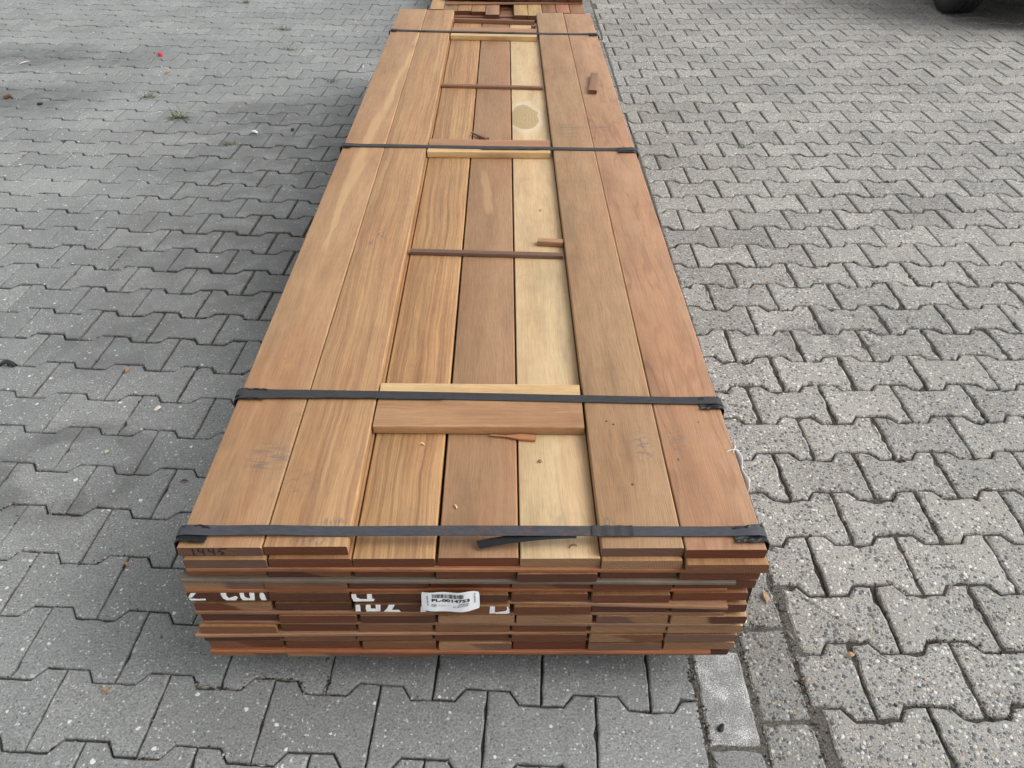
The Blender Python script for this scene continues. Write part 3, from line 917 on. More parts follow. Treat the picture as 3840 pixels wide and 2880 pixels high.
S1445 = [[(-.4422, .3708), (-.4419, .3545)], [(-.4327, .3711), (-.4335, .3636), (-.4272, .3621)], [(-.4256, .3704), (-.4262, .3542)],
         [(-.4164, .3703), (-.417, .3635), (-.4102, .362)], [(-.4091, .3703), (-.4099, .3547)],
         [(-.3876, .3709), (-.3987, .3698), (-.4015, .3637), (-.395, .3622), (-.3945, .3590), (-.4003, .3557)]]
m_ = mark('pen_number', (1, 0), [stroke(s, .0021) for s in S1445], M_PEN)
m_['label'] = 'handwritten black number 1445'
W51 = [[(-.470, .265), (-.461, .265), (-.4686, .2544), (-.4735, .2515), (-.4770, .2520)], [(-.4765, .2495), (-.463, .2479), (-.449, .2482), (-.4491, .2446), (-.474, .2446)],
       [(-.4196, .2648), (-.4109, .2647), (-.412, .2561), (-.4098, .25), (-.3969, .256), (-.3941, .2513), (-.3984, .2446), (-.4142, .2446), (-.4189, .2501), (-.4206, .2581)],
       [(-.3884, .2645), (-.3816, .2645), (-.3823, .2538), (-.3789, .2498), (-.3735, .2497), (-.3722, .2644), (-.364, .2644), (-.3669, .2446), (-.3869, .2446), (-.3894, .2519)],
       [(-.3547, .2643), (-.3493, .2643), (-.3475, .2586), (-.3474, .2446), (-.3553, .2446), (-.3569, .2537)]]
mark('painted_mark', (5, 0), W51, M_CHALK)['label'] = 'cut off white painted letters'
mark('painted_mark', (5, 2), [[(-.2013, .265), (-.1941, .265), (-.1938, .2546), (-.1876, .2505), (-.1767, .2508), (-.1755, .265), (-.1678, .2645), (-.1682, .2514), (-.1645, .2513), (-.1658, .2453), (-.2000, .2449), (-.2020, .2567)]], M_CHALK)['label'] = 'cut off white painted letter'
mark('painted_mark', (6, 2), [[(-.198, .236), (-.1907, .236), (-.1915, .2175), (-.2000, .2176)],
      [(-.1804, .236), (-.1731, .236), (-.1735, .2247), (-.1649, .2246), (-.1643, .236), (-.1559, .236), (-.1581, .2173), (-.1817, .2174), (-.1821, .2268)],
      [(-.1422, .236), (-.1319, .236), (-.1383, .2207), (-.1272, .2206), (-.1234, .2156), (-.1522, .2166), (-.1458, .2255)],
      [(-.0882, .2303), (-.0791, .2302), (-.0803, .2156), (-.0897, .2156)]], M_CHALK)['label'] = 'cut off white painted letters'
mark('painted_mark', (6, 3), [[(.0292, .2362), (.0375, .2362), (.0369, .217), (.0279, .216)],
      [(.0575, .2346), (.0594, .2356), (.0619, .2273), (.0619, .2169), (.0578, .2157), (.0375, .2157), (.0369, .2180), (.0548, .2221), (.0578, .2263)]], M_CHALK)['label'] = 'cut off white painted letter'

# ------------------------------------------------------------------ paper label
LX0, LX1 = -.0830, .0122
def paper_z(u, v):                                   # u along, v 0 bottom .. 1 top
    top = .2847 + .0008 * sin(2 * pi * u) - .0012 * sin(pi * u) + .0042 * math.exp(-((u - .80) / .16) ** 2) - .004 * max(0, u - .9) * 10
    bot = .2381 - .0040 * sin(pi * min(1, max(0, (u - .05) / .95))) - .003 * max(0, min(1, (u - .03) / .08)) * (1 - u) - .001 * u
    return bot + (top - bot) * v
def paper_y(u, v):
    return -.0150 - .0036 * sin(pi * u) * (1 - .3 * v) - .0016 * sin(3.1 * pi * u + .6) - .004 * max(0, v - .6) * 0
def paper_pt(x, z, proud=0.0):
    u = (x - LX0) / (LX1 - LX0)
    sag = -.0040 * sin(pi * max(0, min(1, (u - .12) / .8))) + .0030 * max(0, u - .55)
    return (x, paper_y(u, .5) - proud, z + sag)
NU, NV = 28, 6
vs_, fs_ = [], []
for side in (0, 1):
    for j in range(NV + 1):
        for i in range(NU + 1):
            u, v = i / NU, j / NV
            inset = 0
            if i in (0, NU) and j in (0, NV): inset = .0012 * (1 if i == 0 else -1)
            vs_.append((LX0 + (LX1 - LX0) * u - .0022 * (1 - v) * (1 - u) + inset, paper_y(u, v) + .0003 * side, paper_z(u, v)))
nn = (NU + 1) * (NV + 1)
for j in range(NV):
    for i in range(NU):
        a = j * (NU + 1) + i
        fs_.append((a, a + 1, a + NU + 2, a + NU + 1))
        fs_.append((nn + a, nn + a + NU + 1, nn + a + NU + 2, nn + a + 1))
label = put('paper_label', mesh('paper_label', vs_, fs_, smooth=True), [M_PAPER], stack)
label['label'] = 'white barcode label reading PL-0014753'

def text_part(name, s, x, z, size, mat, width=None, bold=0.0, rot=0.0, slope=0.0):
    cu = bpy.data.curves.new(name, 'FONT')
    cu.body = s
    cu.size = 1.0
    cu.offset = bold
    cu.resolution_u = 3
    ob = bpy.data.objects.new(name, cu)
    COL.objects.link(ob)
    bpy.context.view_layer.update()
    me = bpy.data.meshes.new_from_object(ob.evaluated_get(bpy.context.evaluated_depsgraph_get()))
    bpy.data.objects.remove(ob)
    xs = [v.co.x for v in me.vertices]; ys = [v.co.y for v in me.vertices]
    W, H = max(xs) - min(xs), max(ys) - min(ys)
    x0, y0 = min(xs), min(ys)
    sy = size / H
    sx = (width / W) if width else sy
    for v in me.vertices:
        a, b = (v.co.x - x0) * sx, (v.co.y - y0) * sy
        px, pz = x + a * cos(rot) - b * sin(rot), z + a * sin(rot) + b * cos(rot) + a * slope
        v.co = paper_pt(px, pz, .0005)
    return put(name, me, [mat], label)

text_part('lettering', 'PL-0014753', -.0668, .2615, .0084, M_INK, width=.0632, bold=.040)
text_part('lettering', '24/03/26', -.0225, .2548, .0036, M_INK, width=.0170, bold=.012, slope=.06)
text_part('lettering', 'PL-0014753', -.0318, .2470, .0036, M_INK, width=.0246, bold=.012, slope=.16)
text_part('lettering', 'PL-0014753', -.0722, .2505, .0030, M_INK, width=.0260, bold=.01, rot=pi / 2)
text_part('lettering', 'PL-0014753', .0030, .2800, .0030, M_INK, width=.0250, bold=.01, rot=-pi / 2)
def strips(name, rects, mat, proud=.0005):
    v_, f_ = [], []
    for x0, x1, z0, z1 in rects:
        b0 = len(v_)
        v_ += [paper_pt(x0, z0, proud), paper_pt(x1, z0, proud), paper_pt(x1, z1, proud), paper_pt(x0, z1, proud)]
        f_.append((b0, b0 + 1, b0 + 2, b0 + 3))
    return put(name, mesh(name, v_, f_), [mat], label)
r3 = random.Random(14753)
x, rects = -.0658, []
while x < -.0128:
    bw = r3.choice((.0005, .0005, .001, .0015))
    rects.append((x, x + bw, .2722, .2828))
    x += bw + r3.choice((.0005, .0005, .001, .0012))
strips('barcode', rects, M_INK)
strips('date_underline', [(-.0228, -.0165, .2530, .2534), (-.0165, -.0100, .2532, .2536), (-.0100, -.0048, .2534, .2538)], M_INK)
strips('small_print', [(-.0575 + .0023 * i, -.0575 + .0023 * i + .0018, .2525 - .0002 * i, .2534 - .0002 * i) for i in range(9)] + [(-.0572 + .0024 * i, -.0572 + .0024 * i + .0018, .2507 - .0002 * i, .2515 - .0002 * i) for i in range(5)], M_GREYINK)
v_, f_ = [], []
for i in range(25):                                     # round arrow emblem
    a = radians(20 + 320 * i / 24)
    for rr in (.0031, .0040):
        v_.append(paper_pt(-.0637 + rr * cos(a) * 1.08, .2518 + rr * sin(a), .0005))
for i in range(24): f_.append((2 * i, 2 * i + 1, 2 * i + 3, 2 * i + 2))
b0 = len(v_)
v_ += [paper_pt(-.0612, .2512, .0005), paper_pt(-.0590, .2535, .0005), paper_pt(-.0612, .2544, .0005)]
f_.append((b0, b0 + 1, b0 + 2))
for k in range(3):
    b0 = len(v_)
    xx = -.0654 + .0011 * k
    v_ += [paper_pt(xx, .2503, .0005), paper_pt(xx + .0006, .2503, .0005), paper_pt(xx + .0015, .2532, .0005), paper_pt(xx + .0009, .2532, .0005)]
    f_.append((b0, b0 + 1, b0 + 2, b0 + 3))
put('round_arrow_emblem', mesh('round_arrow_emblem', v_, f_), [M_INK], label)

# ------------------------------------------------------------------ straps
def ribbon(name, path, wd, mat, parent, th=.0009, smooth=True, wfun=None):
    """flat band swept along path [(point, side vector)], closed section"""
    v_, f_ = [], []
    n = len(path)
    for i, (p, s) in enumerate(path):
        p = Vector(p); s = Vector(s).normalized()
        t = (Vector(path[min(n - 1, i + 1)][0]) - Vector(path[max(0, i - 1)][0])).normalized()
        nm = t.cross(s).normalized() * (th / 2)
        hw = wd / 2 * (wfun(i / (n - 1)) if wfun else 1)
        v_ += [tuple(p - s * hw - nm), tuple(p + s * hw - nm), tuple(p + s * hw + nm), tuple(p - s * hw + nm)]
    for i in range(n - 1):
        a = 4 * i
        for k in range(4):
            f_.append((a + k, a + (k + 1) % 4, a + 4 + (k + 1) % 4, a + 4 + k))
    f_ += [(0, 3, 2, 1), (4 * n - 4, 4 * n - 3, 4 * n - 2, 4 * n - 1)]
    me = mesh(name, v_, f_, smooth=smooth)
    me.set_sharp_from_angle(angle=radians(45))
    bm = bmesh.new(); bm.from_mesh(me); bmesh.ops.recalc_face_normals(bm, faces=bm.faces[:]); bm.to_mesh(me); bm.free()
    return put(name, me, [mat], parent)

def strap(yl, yr, wd, mat, lift, lab, seed):
    r_ = random.Random(seed)
    xl, xr = -.4715, .4745
    zt = .3746
    path = []
    def Y(x): return yl + (yr - yl) * (x - xl) / (xr - xl)
    for z in (.068, .15, .25, .33, .362): path.append(((xl - .010 + .006 * (z > .3), Y(xl), z), (0, 1, 0)))
    path.append(((xl - .0035, Y(xl), .3715), (0, 1, 0)))
    path.append(((xl + .002, Y(xl), zt + .0022), (0, 1, 0)))
    xs = [xl + .012, xl + .03, xl + .055] + [xl + .09 + i * (xr - xl - .18) / 22 for i in range(23)] + [xr - .055, xr - .03, xr - .012]
    for x in xs:
        e = min(x - xl, xr - x)
        bulge = .0035 * math.exp(-(e / .05) ** 2) + lift * math.exp(-((x - xl - .14) / .07) ** 2)
        tw = .02 * sin(x * 9 + seed)
        path.append(((x, Y(x) + .0009 * sin(x * 7 + seed), zt + .0006 + bulge + .0006 * (1 + sin(x * 13 + seed * 2)) * .5), (0, 1, tw)))
    path.append(((xr - .002, Y(xr), zt + .0022), (0, 1, 0)))
    path.append(((xr + .0035, Y(xr), .3715), (0, 1, 0)))
    for z in (.362, .33, .25, .15, .068): path.append(((xr + .006 - .003 * (z > .3), Y(xr), z), (0, 1, 0)))
    path.append(((xr - .02, Y(xr), .066), (0, 1, 0)))
    path.append(((xl + .02, Y(xl), .066), (0, 1, 0)))
    path.append(((xl - .008, Y(xl), .067), (0, 1, 0)))
    o = ribbon('strap', path, wd, mat, stack)
    o['label'] = lab
    return o, Y

def sleeve(par, side, yc, wd, length, seed):
    """crumpled plastic sleeve folded round the edge under the strap: a padded sheet with creases"""
    r_ = random.Random(seed)
    xe = -.4690 if side < 0 else .4735
    sg = -side
    pr = []                                   # profile from the inner top end over the edge and down
    for t in range(8): pr.append((xe + sg * (length * (1 - t / 8)), .3746))
    pr += [(xe + sg * .003, .3758), (xe - sg * .0022, .3722), (xe - sg * .0026, .364), (xe - sg * .0030, .355), (xe - sg * .0034, .348)]
    NJ = 7
    v_, f_ = [], []
    for side2 in (0, 1):
        for i, (x, z) in enumerate(pr):
            top = i < 8
            ww = wd * (.78 + .30 * i / len(pr)) * (1 + r_.uniform(-.05, .05))
            for j in range(NJ + 1):
                v = j / NJ - .5
                edge = abs(v) * 2
                cr = .0016 * abs(sin(j * 1.9 + seed + i * .35)) + .0034 * (edge > .7) * r_.uniform(.3, 1)
                if 0.3 < edge < 0.62: cr *= .5
                if side2: cr -= .0012
                dx, dz = (0, cr + .0008) if top else (-sg * (cr * .5 + .0008), 0)
                if i == 8: dx, dz = -sg * cr * .6, cr * .6
                skew = (-.006 * (1 - i / 8) if top else 0)
                v_.append((x + dx, yc + v * ww + skew * (1 if v < 0 else .2) + r_.uniform(-.0007, .0007), z + dz))
    ni = len(pr)
    nn_ = ni * (NJ + 1)
    for i in range(ni - 1):
        for j in range(NJ):
            a = i * (NJ + 1) + j
            f_.append((a, a + 1, a + NJ + 2, a + NJ + 1))
            b = nn_ + a
            f_.append((b, b + NJ + 1, b + NJ + 2, b + 1))
    for i in range(ni - 1):
        for j in (0, NJ):
            a = i * (NJ + 1) + j
            f_.append((a, a + NJ + 1, nn_ + a + NJ + 1, nn_ + a))
    for j in range(NJ):
        for i in (0, ni - 1):
            a = i * (NJ + 1) + j
            f_.append((a, a + 1, nn_ + a + 1, nn_ + a))
    me = mesh('corner_sleeve', v_, f_)
    bm = bmesh.new(); bm.from_mesh(me); bmesh.ops.recalc_face_normals(bm, faces=bm.faces[:]); bm.to_mesh(me); bm.free()
    return put('corner_sleeve', me, [M_SLEEVE], par)

st1, Y1 = strap(.0385, .0330, .0205, M_STRAP_RUST, .004, 'rusting dark strap nearest the plank ends, with a loose tail', 1)
st2, Y2 = strap(.3880, .3580, .0210, M_STRAP, .0012, 'black strap over the wide tan cross board', 2)
st3, Y3 = strap(1.6300, 1.5950, .0215, M_STRAP, .001, 'black strap across the middle of the stack', 3)
st4, Y4 = strap(2.9720, 2.9080, .0215, M_STRAP, .001, 'black strap near the far end of the stack', 4)
sleeve(st1, -1, .0325, .036, .046, 3); sleeve(st1, 1, .0285, .036, .050, 5)
sleeve(st2, -1, .3830, .034, .055, 7); sleeve(st2, 1, .3520, .036, .042, 9)
sleeve(st3, -1, 1.6270, .034, .030, 11); sleeve(st3, 1, 1.5890, .036, .060, 13)
sleeve(st4, -1, 2.9690, .034, .030, 15); sleeve(st4, 1, 2.9020, .036, .040, 17)
# overlapping second lengths and clips
def over(par, Yf, x0, x1, wd, dz, lab, dy=0.0, dy1=None):
    dy1 = dy if dy1 is None else dy1
    path = []
    for i in range(13):
        t = i / 12
        x = x0 + (x1 - x0) * t
        path.append(((x, Yf(x) + dy + (dy1 - dy) * t, .3757 + dz + .0008 * sin(i * 1.7)), (0, 1, 0)))
    return ribbon('strap_overlap', path, wd, M_STRAP, par)
over(st2, Y2, -.465, -.065, .0205, .0012, '', -.0042, -.0015)
over(st2, Y2, -.462, -.20, .0190, .0026, '', -.0100, -.0030)
over(st3, Y3, -.02, .165, .015, .0012, '', -.010, -.006)
over(st4, Y4, -.35, .10, .018, .0012, '', -.006, -.002)
over(st1, Y1, .195, .262, .0220, .0012, '', -.0004)
# loose tail of the first strap, twisting forward
path = []
for i in range(15):
    t = i / 14
    x = .170 - .159 * t
    yy = .0285 - .0100 * t ** 2.2
    zz = .3738 - .0120 * t ** 1.4 + .002 * sin(pi * t)
    tilt = .55 * t
    path.append(((x, yy, zz), (-.45 * t * t, cos(tilt), sin(tilt))))
tail = ribbon('strap_tail', path, .0140, M_SLEEVE, st1)

# torn paper sheet stapled to the right-hand side of the stack
v_, f_ = [], []
for i in range(17):
    t = i / 16
    for k in range(4):
        top = .3728 + .0025 * random.random() if 1 < i < 15 else .366
        zz = top - (.11 + .01 * sin(i)) * k / 3
        v_.append((.4770 + .0035 * sin(i * .9 + k) * (k == 0) + .0005 * k, .135 + .125 * t, zz))
for i in range(16):
    for k in range(3):
        a = i * 4 + k
        f_.append((a, a + 4, a + 5, a + 1))
me = mesh('torn_sheet', v_, f_, smooth=True)
sheet = put('torn_sheet', me, [M_PAPER], stack)
sheet['label'] = 'torn white paper stapled to the right side'
md = sheet.modifiers.new('thick', 'SOLIDIFY'); md.thickness = .0006
v_, f_ = [], []
def wire(pts, r, v_, f_):
    b0 = len(v_)
    for i, p in enumerate(pts):
        p = Vector(p)
        d = (Vector(pts[min(len(pts) - 1, i + 1)]) - Vector(pts[max(0, i - 1)])).normalized()
        a = d.orthogonal().normalized(); b = d.cross(a)
        for k in range(5):
            an = 2 * pi * k / 5
            v_.append(tuple(p + a * r * cos(an) + b * r * sin(an)))
    for i in range(len(pts) - 1):
        for k in range(5):
            f_.append((b0 + 5 * i + k, b0 + 5 * i + (k + 1) % 5, b0 + 5 * i + 5 + (k + 1) % 5, b0 + 5 * i + 5 + k))
wire([(.456, .2185, .3736), (.460, .2200, .3755), (.467, .2220, .3765), (.478, .2225, .375)], .0005, v_, f_)
wire([(.467, .2150, .374), (.470, .2230, .378), (.474, .2300, .377), (.476, .233, .372)], .0005, v_, f_)
put('thread', mesh('thread', v_, f_, smooth=True), [M_PAPER], sheet)

# ------------------------------------------------------------------ loose offcuts lying on the stack
def stackpt(x, y, z): return (SX + x * cos(ANG) - y * sin(ANG), SY + x * sin(ANG) + y * cos(ANG), z)
def offcut(name, x, y, z, lx, ly, th, rz, mk, lab, cat, tip=0.0, tiltx=0.0):
    me = plank_mesh(lx, ly, th, rad=min(.0015, th * .25), segs=3, y0=-ly / 2, name=name)
    for v in me.vertices:
        if tip and v.co.y > 0: v.co.x *= 1 - tip; v.co.z = v.co.z * (1 - tip)
    o = put(name, me, [M_LATH[mk], M_END], None, stackpt(x, y, z), (tiltx, 0, ANG + rz))
    o['end_a'] = list(EC['m']); o['end_b'] = list(EC['d'])
    tag(o, lab, cat)
    return o
offcut('wood_offcut', .3935, 2.222, .3735 + .0075, .031, .205, .015, -.13, 'b', 'short brown offcut block lying on the outer right plank', 'wood offcut')
offcut('wood_offcut', .174, 1.018, .3525 + .0075, .020, .068, .014, radians(-98), 'p', 'small reddish stick beside the dark lath on the pale plank', 'wood offcut')
offcut('wood_splinter', -.030, 1.748, .3525 + .007, .014, .080, .012, radians(42), 'b', 'reddish splinter poking from behind the middle strap boards', 'wood splinter', tip=.5)
offcut('wood_wedge', .070, .2795, .3525 + .0035, .015, .085, .006, radians(84), 'o', 'thin reddish wedge under the front of the tan cross board', 'wood wedge', tip=.7)
offcut('wood_chip', .188, 3.085, .3525 + .008, .014, .022, .016, .3, 'k', 'tiny dark wood chip near the far end of the hollow', 'wood chip')

# small shavings lying on the boards
r4 = random.Random(31)
SH = [(-.10, .262, .352, 'pale shaving on the striped plank in front of the cross board', .010), (.118, .2155, .352, 'brown shaving on the pale plank in front of the cross board', .009),
      (.155, 1.215, .352, 'dark curled shaving on the pale plank behind the dark lath', .012), (-.03, .108, .352, 'pale shaving on the plain brown plank by the near strap', .010), (.165, .022, .352, 'dark thread of bark on the pale plank end', .014)]
for (x, y, z, lab, ln) in SH:
    pts = []
    a0 = r4.uniform(0, pi)
    path = [((stackpt(x + ln * (t - .5) * cos(a0), y + ln * (t - .5) * sin(a0) + .002 * sin(t * 4), z + .0016 + .0022 * sin(pi * t))), (-sin(a0), cos(a0), .3)) for t in (0, .25, .5, .75, 1)]
    o = ribbon('wood_shaving', path, .0030, M_LATH['w' if 'pale shaving' in lab else 'k'], None, .0005)
    tag(o, lab, 'shaving')

# ------------------------------------------------------------------ second stack behind
FX, FY = -.05, .0
far = empty('timber_bundle', stackpt(.066, 3.80, 0), ANG)
tag(far, 'second stack of narrower red brown planks lying behind the strapped one', 'timber stack')
fr_ = random.Random(99)
FW = .0787
def fplank(col, y0, z, code, tone, mat=M_WOODGEN):
    me = plank_mesh(FW - fr_.uniform(.0012, .003), 3.0, TH, segs=3)
    o = put('plank', me, [mat, M_END], far, (-.435 + FW * (col + .5), y0, z - TH / 2))
    o['tone'] = [t * fr_.uniform(.85, 1.12) for t in tone]
    set_end(o, code, fr_)
TN = {'d': (.66, .64, .64), 'm': (.84, .84, .85), 'l': (1.25, 1.35, 1.4), 'k': (.55, .52, .5)}
seq = 'ldmmm_lldmd'
fro = [.085, .045, .05, .035, -.03, None, -.045, -.05, .01, .01, .0]
for c_ in range(11):
    if seq[c_] != '_':
        fplank(c_, fro[c_], .25, 'dd', TN[{'l': 'l', 'd': 'd', 'm': 'm'}[seq[c_]]])
    if c_ > 0:
        fplank(c_, .275 - .008 * c_, .282, 'dd', TN['d'])
for L_ in range(1, 6):
    for c_ in range(11):
        fplank(c_, fr_.uniform(-.06, -.005) if c_ != 5 else -.10, .25 - .029 * L_, fr_.choice(['dd', 'dd', 'mm', 'kd']), TN[fr_.choice('dmk')])
lath('spacer_lath', -.345, .170, .435, .195, .03, .2502, .0085, 'b', far)
lath('spacer_lath', -.36, 1.6, .43, 1.6, .03, .2502, .0085, 'b', far)
for L_ in range(0, 6):
    for yy in (.02, 1.6): lath('spacer_lath', -.42, yy, .43, yy, .03, .2212 - .029 * L_, .0076, 'b', far)
for yy in (.25, 2.3):
    o = put('bearer', box(-.42, .42, yy, yy + .085, .001, .0753, .004, 'bearer'), [M_WOODGEN], far)
    o['tone'] = [.7, .7, .7]
b_ = put('clip', box(.455, .472, -.50, -.492, .362, .372, .001, 'clip'), [M_PAPER], stack, (0, 3.78, 0))

# ------------------------------------------------------------------ parked car at the upper right (only a wheel shows)
def mat_rubber():
    N = NT('tyre_rubber')
    O = N.obj()
    n1 = N.noise(O, 60, 4, .6)
    return N.fin(N.ramp(n1, [(.3, (.012, .012, .014)), (.7, (.028, .028, .031))]), .75, N.bump(n1, .002, .5), .35)
M_RUB = mat_rubber()
M_RIM = flat('dark_alloy', (.035, .037, .042), .4, .5, .2, 40)
M_CAR = flat('dark_blue_paint', (.012, .016, .030), .25, .6, .1, 8)
M_UNDER = flat('underbody_black', (.010, .010, .011), .8, .2, .2, 30)
M_GLASS = flat('car_glass', (.02, .024, .028), .08, .6, .02, 3)
M_LAMP = flat('lamp_cover', (.55, .56, .58), .15, .5, .03, 20)

car = empty('parked_car', (3.745, 7.05, 0), radians(-1.5))
tag(car, 'dark parked car at the upper right, only a tyre and shadow in view', 'car')
def lathe(name, prof, n, mat, parent, loc, rot=(0, 0, 0)):
    v_, f_ = [], []
    for k in range(n):
        a = 2 * pi * k / n
        for x, r in prof: v_.append((x, r * cos(a), r * sin(a)))
    m_n = len(prof)
    for k in range(n):
        for i in range(m_n - 1):
            a, b = k * m_n + i, ((k + 1) % n) * m_n + i
            f_.append((a, a + 1, b + 1, b))
    me = mesh(name, v_, f_, smooth=True)
    me.set_sharp_from_angle(angle=radians(38))
    return put(name, me, [mat], parent, loc, rot)
RT = .272
def wheel(x, y, sg):
    t = lathe('wheel', [(-.085, .175), (-.092, .19), (-.097, .215), (-.094, .238), (-.088, .250), (-.083, .262), (-.074, .270), (-.03, RT), (-.027, RT - .006), (-.021, RT - .006), (-.018, RT),
                        (.018, RT), (.021, RT - .006), (.027, RT - .006), (.03, RT), (.074, .270), (.083, .262), (.088, .250), (.094, .238), (.097, .215), (.092, .19), (.085, .175)], 64, M_RUB, car, (x, y, RT + .001))
    rim = lathe('rim', [(-.080 * -sg * -1, .001), (sg * .060, .03), (sg * .066, .045), (sg * .050, .06), (sg * .045, .15), (sg * .062, .166), (sg * .080, .172), (sg * .086, .178), (sg * .080, .181), (-sg * .07, .176)], 48, M_RIM, t, (0, 0, 0))
    for k in range(5):
        a = 2 * pi * k / 5
        me = box(-.008, .008, .035, .160, -.02, .02, .004, 'spoke')
        put('spoke', me, [M_RIM], t, (sg * .058, 0, 0), (a, 0, 0))
CXH = .73
for sx_ in (-1, 1):
    for yy in (-1.37, 1.15): wheel(sx_ * (CXH - .012), yy, sx_)
# body: cross-sections along the length (y), lofted; wheel arches cut into the lower sides
def body():
    def side_z(y):                                           # lower edge incl. arches
        z = .20
        for wy in (-1.37, 1.15):
            d = abs(y - wy)
            if d < .315: z = max(z, RT + math.sqrt(.315 ** 2 - d * d) * .98)
        return z
    ys = [-1.86, -1.84, -1.78] + [-1.70 + .0335 * i for i in range(0, 21)] + [-.98 + .12 * i for i in range(1, 15)] + [.80 + .0335 * i for i in range(0, 22)] + [1.6, 1.78, 1.92, 1.98]
    ys = sorted(set(round(q, 3) for q in ys))
    def top(y):
        pts = [(-1.86, .52), (-1.80, .66), (-1.6, .76), (-.95, .88), (-.35, 1.28), (.2, 1.36), (.9, 1.33), (1.5, 1.12), (1.85, .92), (1.98, .70)]
        for (a, za), (b, zb) in zip(pts, pts[1:]):
            if a <= y <= b: return za + (zb - za) * (y - a) / (b - a)
        return .6
    v_, f_ = [], []
    m_ = None
    for y in ys:
        endf = min(1, (y + 1.86) / .22) if y < -1.64 else (min(1, (1.98 - y) / .2) if y > 1.78 else 1)
        hw = CXH + .075
        hw *= .86 + .14 * math.sqrt(max(0, endf))
        lo = side_z(y) if 0.02 < endf else .30
        lo = max(lo, .20 + .16 * (1 - endf))
        tz = top(y)
        belt = min(tz - .02, .84)
        sec = [(0, lo if lo < .25 else .20), (hw - .21, .20 if lo > .25 else lo), (hw - .19, lo), (hw - .03, lo), (hw, lo + .04), (hw + .01, max(lo + .06, .5)), (hw - .02, max(lo + .10, belt)),
               (hw - .10 - .12 * max(0, tz - .9), max(lo + .12, tz - .05)), (hw - .24 - .10 * max(0, tz - .9), max(lo + .13, tz)), (0, max(lo + .14, tz + .02))]
        row = [(-x, y, z) for x, z in sec[::-1]][0:] + [(x, y, z) for x, z in sec[1:-1]]
        v_ += row
        m_ = len(row)
    for j in range(len(ys) - 1):
        for i in range(m_):
            a, b = j * m_ + i, j * m_ + (i + 1) % m_
            f_.append((a, b, b + m_, a + m_))
    f_.append(tuple(range(m_))); f_.append(tuple((len(ys) - 1) * m_ + i for i in reversed(range(m_))))
    me = mesh('body', v_, f_, smooth=True)
    bm = bmesh.new(); bm.from_mesh(me); bmesh.ops.recalc_face_normals(bm, faces=bm.faces[:]); bm.to_mesh(me); bm.free()
    me.set_sharp_from_angle(angle=radians(40))
    return put('body', me, [M_CAR], car)
body()
def slab(name, quad, mat, th=.01):
    n = (Vector(quad[1]) - Vector(quad[0])).cross(Vector(quad[2]) - Vector(quad[0])).normalized() * th
    v_ = [tuple(Vector(q)) for q in quad] + [tuple(Vector(q) + n) for q in quad]
    return put(name, mesh(name, v_, [(3, 2, 1, 0), (4, 5, 6, 7), (0, 1, 5, 4), (1, 2, 6, 5), (2, 3, 7, 6), (3, 0, 4, 7)]), [mat], car)
slab('windscreen', [(-.55, -.90, .925), (.55, -.90, .925), (.50, -.40, 1.262), (-.50, -.40, 1.262)], M_GLASS, .02)
for s_ in (-1, 1):
    q = [(s_ * .79, -.70, .90), (s_ * .79, .95, .90), (s_ * .70, .75, 1.22), (s_ * .70, -.30, 1.19)]
    slab('side_window', q if s_ > 0 else q[::-1], M_GLASS, .02)
    slab('headlight', [(s_ * .40, -1.845, .58), (s_ * .70, -1.80, .58), (s_ * .70, -1.77, .68), (s_ * .40, -1.815, .68)] if s_ > 0 else [(-.70, -1.80, .58), (-.40, -1.845, .58), (-.40, -1.815, .68), (-.70, -1.77, .68)], M_LAMP, .02)
put('underbody', box(-.58, .58, -1.60, 1.75, .165, .198, .01, 'underbody'), [M_UNDER], car)

# ------------------------------------------------------------------ weeds and litter on the paving
def mat_grass():
    N = NT('grass_blade')
    r = N.noise(N.obj(), 40, 2)
    return N.fin(N.ramp(r, [(.3, (.055, .085, .03)), (.7, (.12, .15, .07))]), .6, None, .3)
M_GRASS = mat_grass()
def grass(x, y, n, ln, seed, lab):
    r_ = random.Random(seed)
    v_, f_ = [], []
    for i in range(n):
        a = r_.uniform(0, 2 * pi)
        el = r_.uniform(.15, 1.1)
        L_ = ln * r_.uniform(.45, 1.1)
        bx, by = r_.gauss(0, .018), r_.gauss(0, .006)
        w_ = r_.uniform(.0018, .0034)
        prev = None
        for k in range(5):
            t = k / 4
            e = el - 1.0 * t
            px = bx + cos(a) * L_ * t * cos(el * .8)
            py = by + sin(a) * L_ * t * cos(el * .8)
            pz = max(.001, L_ * (sin(el) * t - .45 * t * t))
            ww = w_ * (1 - t * .92)
            q = len(v_)
            v_ += [(px - sin(a) * ww, py + cos(a) * ww, pz), (px + sin(a) * ww, py - cos(a) * ww, pz), (px, py, pz + ww * .5)]
            if prev is not None:
                f_ += [(prev, prev + 2, q + 2, q), (prev + 2, prev + 1, q + 1, q + 2)]
            prev = q
    o = put('grass_tuft', mesh('grass_tuft', v_, f_), [M_GRASS], None, (x, y, -.004), (0, 0, 0))
    tag(o, lab, 'grass tuft', 'weeds in the paving joints')
grass(-1.854, 3.937, 34, .080, 1, 'straggly grass tuft growing left of the largest weed, grey pavers')
grass(-1.597, 3.650, 50, .110, 2, 'largest grass tuft, spreading over the grey pavers')
grass(-1.264, 3.336, 46, .055, 3, 'low mossy grass tuft nearest the plank stack on the grey pavers')
grass(-1.3225, 4.762, 28, .090, 4, 'thin grass tuft in the grey pavers level with the far strap')
grass(-1.457, 5.187, 34, .075, 5, 'green grass tuft further back among the grey pavers')
grass(-.960, 4.199, 18, .055, 6, 'sparse weed close to the far left edge of the stack')
grass(-1.875, 5.89, 22, .08, 7, 'farthest grass tuft at the top edge of the picture')
